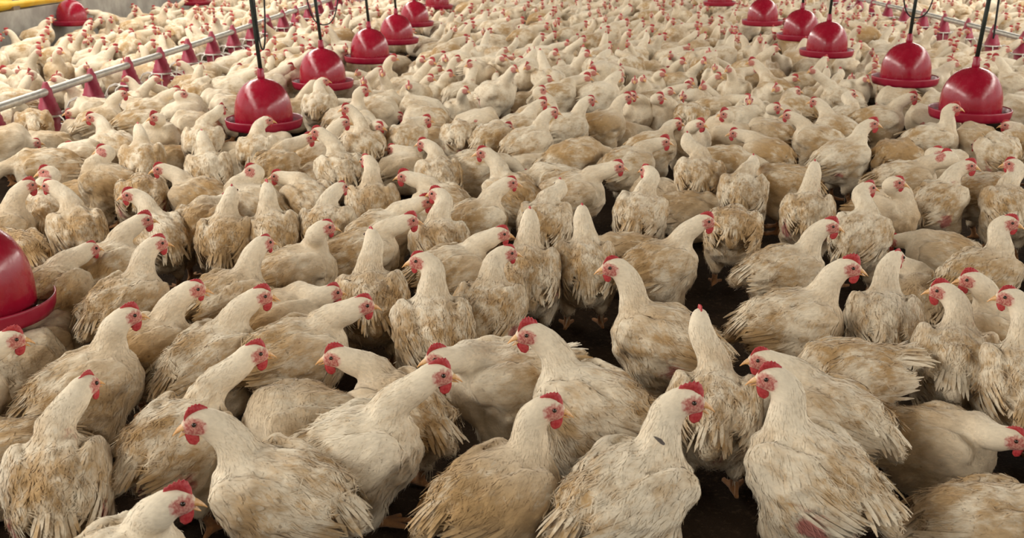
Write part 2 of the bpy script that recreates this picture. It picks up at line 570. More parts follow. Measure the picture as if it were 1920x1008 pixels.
class Field:
    def __init__(s, lo, hi, h):
        s.h = h
        s.lo = np.asarray(lo, np.float32)
        n = np.ceil((np.asarray(hi) - lo) / h).astype(int) + 1
        s.ax = [(s.lo[i] + h * np.arange(n[i])).astype(np.float32) for i in range(3)]
        s.D = np.full(n, .2, np.float32)

    def _sl(s, lo, hi):
        sl = []
        for i in range(3):
            a = max(0, int((lo[i] - s.lo[i]) / s.h)); b = min(len(s.ax[i]), int((hi[i] - s.lo[i]) / s.h) + 2)
            if b <= a:
                return None
            sl.append(slice(a, b))
        return tuple(sl)

    def _merge(s, sl, d, k):
        a = s.D[sl]
        hh = np.maximum(k - np.abs(a - d), 0) / k
        s.D[sl] = np.minimum(a, d) - hh * hh * (k * .25)

    def ell(s, c, r, R=None, k=.03):
        c = np.asarray(c, np.float32)
        m = max(r) + k + 2.5 * s.h
        sl = s._sl(c - m, c + m)
        if sl is None:
            return
        x = s.ax[0][sl[0]][:, None, None] - c[0]; y = s.ax[1][sl[1]][None, :, None] - c[1]; z = s.ax[2][sl[2]][None, None, :] - c[2]
        if R is None:
            u, v, w = x, y, z
        else:
            R = R.astype(np.float32)
            u, v, w = (R[0, i] * x + R[1, i] * y + R[2, i] * z for i in range(3))
        u, v, w = u / r[0], v / r[1], w / r[2]
        k0 = np.sqrt(u * u + v * v + w * w)
        k1 = np.sqrt((u / r[0]) ** 2 + (v / r[1]) ** 2 + (w / r[2]) ** 2) + 1e-6
        s._merge(sl, (k0 * (k0 - 1) / k1).astype(np.float32), k)

    def cap(s, a, b, ra, rb, k=.02):
        a = np.asarray(a, np.float32); b = np.asarray(b, np.float32)
        m = max(ra, rb) + k + 2.5 * s.h
        sl = s._sl(np.minimum(a, b) - m, np.maximum(a, b) + m)
        if sl is None:
            return
        ab = b - a
        x = s.ax[0][sl[0]][:, None, None] - a[0]; y = s.ax[1][sl[1]][None, :, None] - a[1]; z = s.ax[2][sl[2]][None, None, :] - a[2]
        t = np.clip((x * ab[0] + y * ab[1] + z * ab[2]) / (ab @ ab + 1e-12), 0, 1)
        d = np.sqrt((x - t * ab[0]) ** 2 + (y - t * ab[1]) ** 2 + (z - t * ab[2]) ** 2) - (ra + (rb - ra) * t)
        s._merge(sl, d.astype(np.float32), k)

    def sample(s, P):
        q = (P - s.lo) / s.h
        n = np.array(s.D.shape)
        q = np.clip(q, 0, n - 1.001)
        i = q.astype(int); f = q - i
        D = s.D
        x, y, z = i.T; u, v, w = f.T
        c = 0
        for dx in (0, 1):
            for dy in (0, 1):
                for dz in (0, 1):
                    c = c + D[x + dx, y + dy, z + dz] * (u if dx else 1 - u) * (v if dy else 1 - v) * (w if dz else 1 - w)
        return c

    def grad(s, P):
        e = s.h
        g = np.stack([s.sample(P + np.eye(3)[i] * e) - s.sample(P - np.eye(3)[i] * e) for i in range(3)], 1)
        return g / (np.linalg.norm(g, axis=1)[:, None] + 1e-9)

    def surface(s):
        """surface nets: quads through the zero level"""
        D = s.D
        I = D < 0
        cnt = np.zeros(tuple(np.array(D.shape) - 1), np.int8)
        for dx in (0, 1):
            for dy in (0, 1):
                for dz in (0, 1):
                    cnt += I[dx:D.shape[0] - 1 + dx, dy:D.shape[1] - 1 + dy, dz:D.shape[2] - 1 + dz]
        act = np.argwhere((cnt > 0) & (cnt < 8))
        idx = np.full(cnt.shape, -1, np.int32)
        idx[act[:, 0], act[:, 1], act[:, 2]] = np.arange(len(act))
        off = [(dx, dy, dz) for dx in (0, 1) for dy in (0, 1) for dz in (0, 1)]
        cv = np.stack([D[act[:, 0] + o[0], act[:, 1] + o[1], act[:, 2] + o[2]] for o in off], 1)
        P = np.zeros((len(act), 3)); W = np.zeros(len(act))
        for a in range(8):
            for b in range(a + 1, 8):
                d = np.array(off[b]) - np.array(off[a])
                if np.abs(d).sum() != 1:
                    continue
                va, vb = cv[:, a], cv[:, b]
                c = (va < 0) != (vb < 0)
                t = np.where(c, va / np.where(c, va - vb, 1), 0)
                P += np.where(c[:, None], np.array(off[a]) + t[:, None] * d, 0); W += c
        V = s.lo + s.h * (act + P / W[:, None])
        Q = []
        for ax in range(3):
            o1, o2 = (ax + 1) % 3, (ax + 2) % 3
            sa = [slice(None)] * 3; sb = [slice(None)] * 3
            sa[ax] = slice(0, -1); sb[ax] = slice(1, None)
            A, B = I[tuple(sa)], I[tuple(sb)]
            e = np.argwhere(A != B)
            ok = (e[:, o1] > 0) & (e[:, o2] > 0) & (e[:, o1] < cnt.shape[o1]) & (e[:, o2] < cnt.shape[o2]) & (e[:, ax] < cnt.shape[ax])
            e = e[ok]
            ins = A[e[:, 0], e[:, 1], e[:, 2]]
            def at(d1, d2):
                f = e.copy(); f[:, o1] += d1; f[:, o2] += d2
                return idx[f[:, 0], f[:, 1], f[:, 2]]
            q = np.stack([at(-1, -1), at(0, -1), at(0, 0), at(-1, 0)], 1)
            q[~ins] = q[~ins][:, ::-1]
            Q.append(q)
        Q = np.concatenate(Q)
        Q = Q[(Q >= 0).all(1)]
        return V, Q


HS = .90           # head size


def bezier(p, t):
    t = np.asarray(t)[:, None]
    return (1 - t) ** 3 * p[0] + 3 * t * (1 - t) ** 2 * p[1] + 3 * t * t * (1 - t) * p[2] + t ** 3 * p[3]


def build_bird(H, look, h, n_feather, rng, sit=False, pitch=.20, lean=0.0, dirt=.4, seed=.5, bare=.0, fat=1.0, droop=0.0, tail_up=0.0,
               stride=0.0, head_pitch=-.12, fluff=1.0, neck=1.0):
    """H = head centre in the bird's own frame (x forward, y left, z up from the litter)"""
    bz = .118 if sit else .205
    if sit:
        pitch = pitch * .4
    RB = rot(0, pitch, lean)
    ctr = np.array([0, 0, bz])
    KX, KZ = .92, .92
    T = lambda p: ctr + RB @ (np.asarray(p, float) * (KX, 1, KZ))
    E = lambda c, r, R, k: F.ell(c, (r[0] * KX, r[1], r[2] * KZ), R, k)
    H = np.asarray(H, float)
    RH = rot(look, head_pitch, 0)
    hd = RH[:, 0]
    lo = np.minimum(H - .05, [-.24, -.15, -.012]); hi = np.maximum(H + .05, [.17, .15, bz + .15])
    F = Field(lo, hi, h)
    w = fat * .83
    # trunk
    E(T((.022, 0, -.015)), (.104, .096 * w, .096), RB, .02)
    E(T((-.045, 0, .004)), (.095, .088 * w, .080), RB, .045)
    E(T((.058, 0, .018)), (.050, .062 * w, .054), RB, .035)              # crop and shoulders
    E(T((-.048, 0, -.054)), (.074, .086 * w, .062), RB, .04)            # belly fluff
    ta = -.62 + 1.15 * tail_up + rng.normal(0, .12)                         # the short tail hangs as a soft lobe
    tdir = np.array([-math.cos(ta), rng.normal(0, .06), math.sin(ta)])
    t0 = T((-.098, 0, .038)); t1 = t0 + RB @ tdir * .085
    F.cap(t0, t1, .036, .022, .022)
    # wings folded against the flanks, elbow forward, tip towards the tail
    for sgn in (1, -1):
        RW = RB @ rot(sgn * .17, .06 + droop * .35, sgn * .30)
        E(T((-.014, sgn * .086 * w, .026)), (.094, .022, .056), RW, .004)
        E(T((.046, sgn * .080 * w, .022)), (.036, .024, .044), RW, .010)
        E(T((-.092, sgn * .066 * w, .022)), (.056, .017, .034), RW, .006)
    # neck
    B0 = T((.064, 0, .050))
    d = H - B0
    nl = np.linalg.norm(d)
    back = H - hd * .014 - RH[:, 2] * .010
    updown = np.clip((H[2] - B0[2]) / .10, -1, 1)
    P = np.array([B0, B0 + RB @ np.array((.045, 0, .020)) * (.20 + nl * 1.3) + np.array([0, 0, .05 * updown]), back - hd * (.020 + .08 * nl) + np.array([0, 0, -.28 * nl * updown]), back])
    ts = np.linspace(0, 1, 12)
    S = bezier(P, ts)
    rs = np.interp(ts, [0, .22, .45, .8, 1], [.0390, .0310, .0268, .0248, .0222]) * neck
    for i in range(11):
        F.cap(S[i], S[i + 1], rs[i], rs[i + 1], .013 if i < 3 else .010)
    # head
    F.ell(H, (.0335 * HS, .0215 * HS, .0245 * HS), RH, .011)
    F.ell(H + RH @ np.array((.018, 0, -.006)) * HS, (.020 * HS, .0150 * HS, .0165 * HS), RH, .009)
    # thighs, shanks, toes
    legs = []
    if not sit:
        for sgn in (1, -1):
            st = stride * sgn
            hip = T((-.015, sgn * .055 * w, -.05)); kn = np.array([.010 + .5 * st, sgn * .050, .108]); ho = np.array([-.022 + .9 * st, sgn * .050, .072])
            an = np.array([.004 + st, sgn * .054, .017])
            F.cap(hip, kn, .050, .040, .025); F.cap(kn, ho, .039, .019, .016)
            legs.append((ho + [0.002, 0, .006], an, .0115, .0098))
            for a, l in ((-.42, .050), (0.02, .062), (.45, .050), (math.pi - .2 * sgn, .026)):
                e = an + np.array([l * math.cos(a), l * math.sin(a), -.010])
                legs.append((an + [0, 0, -.004], e, .0080, .0062))
    else:
        for sgn in (1, -1):
            F.ell((.01, sgn * .072 * w, .07), (.085, .040, .062), rot(0, .1), .03)
            an = np.array([.07, sgn * .07, .014])
            for a, l in ((-.35, .05), (.05, .06), (.45, .05)):
                legs.append((an, an + np.array([l * math.cos(a), l * math.sin(a), -.006]), .0085, .0065))
    for a, b, ra, rb in legs:
        if h < .010:
            F.cap(a, b, ra, rb, .006)
        else:
            F.cap(a, b, max(ra, h * .75), max(rb, h * .7), .006)
    # low frequency lumps of plumage
    if h < .012:
        ph = rng.uniform(0, 6.28, 6)
        x, y, z = F.ax[0][:, None, None], F.ax[1][None, :, None], F.ax[2][None, None, :]
        lump = np.sin(x * 61 + ph[0] + 2.1 * np.sin(y * 47 + ph[3])) * np.sin(y * 73 + ph[1] + 1.7 * np.sin(z * 52 + ph[4])) * np.sin(z * 66 + ph[2] + 1.9 * np.sin(x * 39 + ph[5]))
        dh = np.sqrt((x - H[0]) ** 2 + (y - H[1]) ** 2 + (z - H[2]) ** 2)
        F.D += (.0060 * lump * np.clip((dh - .05) / .08, 0, 1) * np.clip((z - .09 * (not sit)) / .03, 0, 1)).astype(np.float32)
    V, Q = F.surface()
    legm = np.zeros(len(V))
    for a, b, ra, rb in legs:
        ab = b - a
        t = np.clip(((V - a) @ ab) / (ab @ ab), 0, 1)
        dd = np.linalg.norm(V - a - t[:, None] * ab, axis=1) - (ra + (rb - ra) * t)
        legm = np.maximum(legm, (dd < .0045 + .3 * h * (h > .01)) & (V[:, 2] < .083 if not sit else V[:, 2] < .02))
    # bare skin spots behind the wing and under the tail
    spots = [T((-.085, .080, -.045)), T((-.085, -.080, -.045)), T((-.13, 0, -.055)), T((.05, -.03, .09))]
    bs = rng.uniform(.3, 1.0, 4) * np.array([1, 1, .9, .35]) * bare
    def bareness(X):
        o = np.zeros(len(X))
        for c, a in zip(spots, bs):
            o = np.maximum(o, a * np.exp(-(((X - c) / np.array([.034, .03, .040])) ** 2).sum(1)))
        return o
    out = [V]; outQ = [Q]; fvs = [np.full(len(V), .5)]; legs_ = [legm]
    nv = len(V)
    if n_feather:
        # small overlapping feathers laid along the flow from head to tail
        tri_n = np.cross(V[Q[:, 2]] - V[Q[:, 0]], V[Q[:, 3]] - V[Q[:, 1]])
        area = np.linalg.norm(tri_n, axis=1)
        cen = V[Q].mean(1)
        dhead = np.linalg.norm(cen - H, axis=1)
        wt = area * (dhead > .040) * (legm[Q].max(1) < .5) * (cen[:, 2] > .035)
        wt *= np.where(dhead < .12, 1.5, 1.0)
        ids = rng.choice(len(Q), n_feather, p=wt / wt.sum())
        f = rng.random((n_feather, 4)); f /= f.sum(1)[:, None]
        p = (V[Q[ids]] * f[:, :, None]).sum(1)
        nrm = F.grad(p)
        spine = np.concatenate([S[::-1], [T((.015, 0, .06)), T((-.05, 0, .06)), T((-.12, 0, .03)), T((-.19, 0, .03))]])
        seg = spine[1:] - spine[:-1]
        dist = np.linalg.norm(p[:, None] - ((spine[1:] + spine[:-1]) / 2)[None], axis=2)
        wts = np.exp(-dist / .035)
        flow = (wts[:, :, None] * (seg / np.linalg.norm(seg, axis=1)[:, None])[None]).sum(1)
        flow /= np.linalg.norm(flow, axis=1)[:, None]
        low = np.clip((bz + .02 - p[:, 2]) / .10, 0, 1)[:, None]
        flow = flow * (1 - .55 * low) + np.array([-.45, 0, -.75]) * low
        flow += rng.normal(0, .26, flow.shape)
        flow -= nrm * (flow * nrm).sum(1)[:, None]
        flow /= np.linalg.norm(flow, axis=1)[:, None] + 1e-9
        side = np.cross(nrm, flow)
        dh = np.linalg.norm(p - H, axis=1)
        L = np.interp(dh, [.04, .10, .2, .3], [.012, .020, .034, .038]) * rng.uniform(.7, 1.25, n_feather)
        Wd = L * np.interp(dh, [.04, .12, .25], [.30, .26, .28]) * rng.uniform(.6, 1.2, n_feather)
        fuzzy = (low[:, 0] > .5) & (p[:, 0] < .06)
        Wd = np.where(fuzzy, Wd * .45, Wd); L = np.where(fuzzy, L * 1.15, L)
        lift_e = np.interp(dh, [.04, .12, .25], [.0004, .0008, .0012]) * rng.uniform(.3, 1.5, n_feather) * fluff
        lift_e = np.where(fuzzy, lift_e * 1.8, lift_e)
        rows = []
        for tt, ww, ll in ((-.15, .55, -.0012), (.35, 1.0, .0005), (.75, .80, .6), (1.0, .22, 1.0)):
            base = p + flow * (L * tt)[:, None]
            lift = np.full(n_feather, ll) if ll < .5 else lift_e * ll
            for sg in (1, -1):
                q = base + side * (Wd * ww * .5 * sg)[:, None]
                for _ in range(2):
                    dv = np.clip(F.sample(q) - lift, -.02, .02)
                    q = q - F.grad(q) * dv[:, None]
                rows.append(q)
        FVt = np.stack(rows, 1).reshape(-1, 3)
        b8 = (np.arange(n_feather) * 8)[:, None]
        FQ = np.concatenate([b8 + np.array([[0, 2, 3, 1]]), b8 + np.array([[2, 4, 5, 3]]), b8 + np.array([[4, 6, 7, 5]])])
        FQ = FQ[:, ::-1]
        out.append(FVt); outQ.append(FQ + nv); nv += len(FVt)
        fvs.append(np.repeat(rng.normal(.5, .24, n_feather), 8)); legs_.append(np.zeros(len(FVt)))
    # fine down that softens the outline
    if n_feather > 600:
        m = int(n_feather * .9)
        wt2 = area * (dhead > .045) * (legm[Q].max(1) < .5) * (cen[:, 2] > .05) * (1 + 2.2 * (cen[:, 0] < -.04) + 1.2 * (cen[:, 2] < bz - .02))
        ids = rng.choice(len(Q), m, p=wt2 / wt2.sum())
        f = rng.random((m, 4)); f /= f.sum(1)[:, None]
        p = (V[Q[ids]] * f[:, :, None]).sum(1)
        nrm = F.grad(p)
        dist = np.linalg.norm(p[:, None] - ((spine[1:] + spine[:-1]) / 2)[None], axis=2)
        wts = np.exp(-dist / .035)
        flow = (wts[:, :, None] * (seg / np.linalg.norm(seg, axis=1)[:, None])[None]).sum(1)
        flow /= np.linalg.norm(flow, axis=1)[:, None]
        low = np.clip((bz - p[:, 2]) / .08, 0, 1)[:, None]
        flow = flow * (1 - .6 * low) + np.array([-.4, 0, -.8]) * low + rng.normal(0, .38, flow.shape)
        flow -= nrm * (flow * nrm).sum(1)[:, None]
        flow /= np.linalg.norm(flow, axis=1)[:, None] + 1e-9
        side = np.cross(nrm, flow)
        dh = np.linalg.norm(p - H, axis=1)
        back_ = np.clip((-.03 - p[:, 0]) / .06, 0, 1)
        L = np.interp(dh, [.04, .12, .22], [.008, .016, .024]) * rng.uniform(.6, 1.4, m) * (1 + .5 * back_ + .4 * low[:, 0])
        Wd = np.interp(dh, [.04, .2], [.0011, .0022]) * rng.uniform(.7, 1.4, m)
        lf = np.interp(dh, [.04, .12, .25], [.0012, .0028, .0045]) * rng.uniform(.1, 1.3, m) * (1 + .8 * back_ + .6 * low[:, 0])
        rows = []
        for tt, ww, ll in ((0, 1.0, -.001), (.5, .8, .35), (1.0, .25, 1.0)):
            base = p + flow * (L * tt)[:, None]
            lift = np.full(m, ll) if ll < 0 else lf * ll
            c = base
            for _ in range(2):
                dv = np.clip(F.sample(c) - lift, -.02, .02)
                c = c - F.grad(c) * dv[:, None]
            rows += [c + side * (Wd * ww * .5)[:, None], c - side * (Wd * ww * .5)[:, None]]
        FVt = np.stack(rows, 1).reshape(-1, 3)
        b6 = (np.arange(m) * 6)[:, None]
        FQ = np.concatenate([b6 + np.array([[0, 2, 3, 1]]), b6 + np.array([[2, 4, 5, 3]])])[:, ::-1]
        out.append(FVt); outQ.append(FQ + nv); nv += len(FVt)
        fvs.append(np.repeat(rng.normal(.5, .16, m), 6)); legs_.append(np.zeros(len(FVt)))
    nsoft = nv
    # long wing and tail quills
    if h < .013:
        qs = []
        def quill(a, b, wid, nn, bend=0.0):
            a, b = np.asarray(a, float), np.asarray(b, float)
            ax = b - a
            ax /= np.linalg.norm(ax)
            sd = np.cross(nn, ax); sd /= np.linalg.norm(sd) + 1e-9
            n2 = np.cross(ax, sd)
            r = []
            l = np.linalg.norm(b - a)
            for t, ww in ((0, .6), (.4, 1.0), (.8, .9), (1.0, .22)):
                c = a + (b - a) * t + n2 * (bend * math.sin(t * math.pi) * l)
                r += [c + sd * wid * .5 * ww + n2 * .0012, c - sd * wid * .5 * ww]
            qs.append(r)
        many = n_feather > 500
        for sgn in (1, -1):
            nn = RB @ np.array([.15, sgn * .9, .25])
            for i in range(22 if many else 5):
                u = i / (21 if many else 4)
                j = rng.normal(0, .006, 6)
                a = T((-.040 - .02 * u, sgn * (.096 - .006 * u) * w, -.022 + .058 * u)) + j[:3] * .5
                b = T((-.142 - .018 * u - .020 * rng.random(), sgn * (.066 - .012 * u) * w, -.030 - .10 * droop + .048 * u)) + j[3:] * .8
                quill(a, b, .0085, nn, .06)
            for i in range(18 if many else 3):                             # secondaries along the lower wing edge
                u = i / (17 if many else 2)
                a = T((.040 - .085 * u, sgn * .100 * w, .000 - .012 * u)) + rng.normal(0, .004, 3)
                b = a + RB @ np.array([-.050 - .02 * rng.random(), -sgn * .012, -.018]) + rng.normal(0, .006, 3)
                quill(a, b, .008, nn, .05)
        nt = 30 if many else 6
        sdv = np.cross(tdir, [0, 0, 1.0]); sdv /= np.linalg.norm(sdv); upv = np.cross(sdv, tdir)
        for i in range(nt):
            u = (i / (nt - 1)) * 2 - 1
            base = tdir * rng.uniform(.01, .045) + sdv * u * .026 + upv * (.027 - .020 * u * u)
            l = rng.uniform(.042, .072)
            dr = tdir + sdv * (.30 + .5 * (tail_up > .3)) * u + upv * rng.normal(-.05, .08)
            quill(t0 + RB @ base, t0 + RB @ (base + dr * l), .008, RB @ (upv + sdv * u * .5), .05)
        qa = np.array(qs)
        m = len(qa)
        b8 = (np.arange(m) * 8)[:, None]
        FQ = np.concatenate([b8 + np.array([[0, 2, 3, 1]]), b8 + np.array([[2, 4, 5, 3]]), b8 + np.array([[4, 6, 7, 5]])])
        out.append(qa.reshape(-1, 3)); outQ.append(FQ + nv); nv += m * 8
        fvs.append(np.repeat(rng.normal(.45, .25, m), 8)); legs_.append(np.zeros(m * 8))
    V = np.concatenate(out); Q = np.concatenate(outQ)
    hc = (V - H) @ RH / HS
    N = F.grad(V)
    return dict(N=N, nskin=len(out[0]), nsoft=nsoft, V=V, Q=Q, hc=hc, fv=np.concatenate(fvs), leg=np.concatenate(legs_), bare=bareness(V) if bare else np.zeros(len(V)),
                dirt=dirt, seed=seed, H=H, RH=RH, sit=sit)


def attrs(me, lp, hc, dirt, seed, leg, bare, fv):
    n = len(me.vertices)
    for nm, ty, arr, fld in (('lp', 'FLOAT_VECTOR', lp, 'vector'), ('hc', 'FLOAT_VECTOR', hc, 'vector'), ('bare', 'FLOAT', bare, 'value'), ('fv', 'FLOAT', fv, 'value')):
        at = me.attributes.new(nm, ty, 'POINT')
        at.data.foreach_set(fld, np.ascontiguousarray(arr, np.float32).ravel())
    ck = np.ones((n, 4), np.float32)
    ck[:, 0] = dirt; ck[:, 1] = seed; ck[:, 2] = leg
    at = me.attributes.new('ck', 'FLOAT_COLOR', 'POINT')
    at.data.foreach_set('color', ck.ravel())


# head furniture, in the head's own frame
def beak_mesh(gape):
    def half(upper):
        V, Fs = [], []
        n, m = 8, 7
        for j in range(m):
            t = j / (m - 1)
            L = .034 if upper else .028
            x = .0225 + L * t
            wy = .0108 * (1 - t ** 1.6) + .0010
            hz = (.0115 if upper else .0062) * (1 - t ** 1.5) + .0010
            zc = -.0035 - (.0105 * t ** 2.4 if upper else 0.0)
            for i in range(n):
                a = 2 * math.pi * i / n
                y, z = wy * math.cos(a), math.sin(a)
                z = z * hz if (z > 0) == upper else z * hz * .22
                V.append([x, y, zc + z])
        for j in range(m - 1):
            for i in range(n):
                k = (i + 1) % n
                Fs.append((j * n + i, j * n + k, (j + 1) * n + k, (j + 1) * n + i))
        Fs.append(tuple(range(n))[::-1]); Fs.append(tuple((m - 1) * n + i for i in range(n)))
        if not upper:
            c, s_ = math.cos(gape), math.sin(gape)
            V = [[.024 + (x - .024) * c + (z + .0045) * s_, y, -.0060 + (z + .0045) * c - (x - .024) * s_] for x, y, z in V]
        return V, Fs
    return mesh_py('beak', *join(half(True), half(False)))


def comb_mesh(size, nteeth, wob):
    V, Fs = [], []
    m = 25
    for j in range(m):
        t = j / (m - 1)
        x = .030 - .050 * t
        zb = .0175 + .0065 * math.sin(math.pi * min(1, t * 1.15)) - .010 * max(0, .22 - t) / .22 - .004 * max(0, t - .8) / .2
        prof = math.sin(math.pi * (t * .93 + .05)) ** .6
        hgt = size * (.009 + .0085 * prof * (1 - .65 * abs(math.sin(math.pi * nteeth * t)) ** .7 * .9)) * (1 if 0 < j < m - 1 else .25)
        y0 = wob * .004 * math.sin(5 * t + 1)
        for yy, zz in ((.0042, -.004), (.0034, hgt * .5), (.0012, hgt), (-.0012, hgt), (-.0034, hgt * .5), (-.0042, -.004)):
            V.append((x, yy * (.6 + .4 * prof) + y0 * zz / max(hgt, .001), zb + zz))
    for j in range(m - 1):
        for i in range(5):
            Fs.append((j * 6 + i, j * 6 + i + 1, (j + 1) * 6 + i + 1, (j + 1) * 6 + i))
        Fs.append((j * 6 + 5, j * 6, (j + 1) * 6, (j + 1) * 6 + 5))
    Fs.append(tuple(range(6))[::-1]); Fs.append(tuple((m - 1) * 6 + i for i in range(6)))
    return mesh_py('comb', V, Fs)


def blob(c, r, n=10, m=8, taper=0.0):
    V, Fs = [], []
    for j in range(m + 1):
        ph = math.pi * j / m
        for i in range(n):
            a = 2 * math.pi * i / n
            z = math.cos(ph)
            k = 1 - taper * z
            V.append((c[0] + r[0] * math.sin(ph) * math.cos(a) * k, c[1] + r[1] * math.sin(ph) * math.sin(a) * k, c[2] + r[2] * z))
    for j in range(m):
        for i in range(n):
            k = (i + 1) % n
            Fs.append((j * n + i, (j + 1) * n + i, (j + 1) * n + k, j * n + k))
    return V, Fs


BEAKS = [beak_mesh(g) for g in (.05, .36, .62)]
COMBS = [comb_mesh(s, n, w) for s, n, w in ((.38, 7, .4), (.62, 7.5, .8), (.88, 7, 1.0), (1.15, 6.5, 1.4))]
def wattle_mesh(s, side):
    """soft flat lobe hanging from the corner of the beak"""
    V, Fs = [], []
    n, m = 10, 9
    for j in range(m):
        t = j / (m - 1)
        wx = (.0045 + .0075 * s * math.sin(math.pi * min(1, .15 + t * .80)) ** .6) * (1 if j < m - 1 else .45)
        wy = .0026 + .0016 * s * math.sin(math.pi * t)
        cx, cz = .0235 - .0035 * t * s, -.0105 - (.0145 + .0150 * s) * t
        for i in range(n):
            a = 2 * math.pi * i / n
            V.append((cx + wx * math.cos(a), side * (.0070 + .0022 * t) + wy * math.sin(a), cz))
    for j in range(m - 1):
        for i in range(n):
            k = (i + 1) % n
            Fs.append((j * n + i, (j + 1) * n + i, (j + 1) * n + k, j * n + k))
    Fs.append(tuple(range(n))); Fs.append(tuple((m - 1) * n + i for i in range(n))[::-1])
    return mesh_py('wattle', V, Fs)
WATTLES = [[wattle_mesh(s, sd) for sd in (1, -1)] for s in (.45, .72, 1.0)]
EYES = [mesh_py('eye', *blob((.0150, sd * .0196, .0050), (.0046, .0036, .0046))) for sd in (1, -1)]
for me in BEAKS:
    me.materials.append(M['beak'])
for me in COMBS + [w for p in WATTLES for w in p]:
    me.materials.append(M['comb'])
for me in EYES:
    me.materials.append(M['eye'])


def head_parts(o, b, comb, gape, detail):
    mw = Matrix.Identity(4)
    R = b['RH']
    for i in range(3):
        for j in range(3):
            mw[i][j] = R[i, j] * HS
        mw[i][3] = b['H'][i]
    todo = [('beak', BEAKS[gape]), ('comb', COMBS[comb])]
    if detail:
        todo += [('wattle', WATTLES[min(comb, 2)][0]), ('wattle', WATTLES[min(comb, 2)][1]), ('eye', EYES[0]), ('eye', EYES[1])]
    for nm, me in todo:
        p = bpy.data.objects.new(nm, me)
        COL.objects.link(p)
        p.parent = o
        p.matrix_local = mw
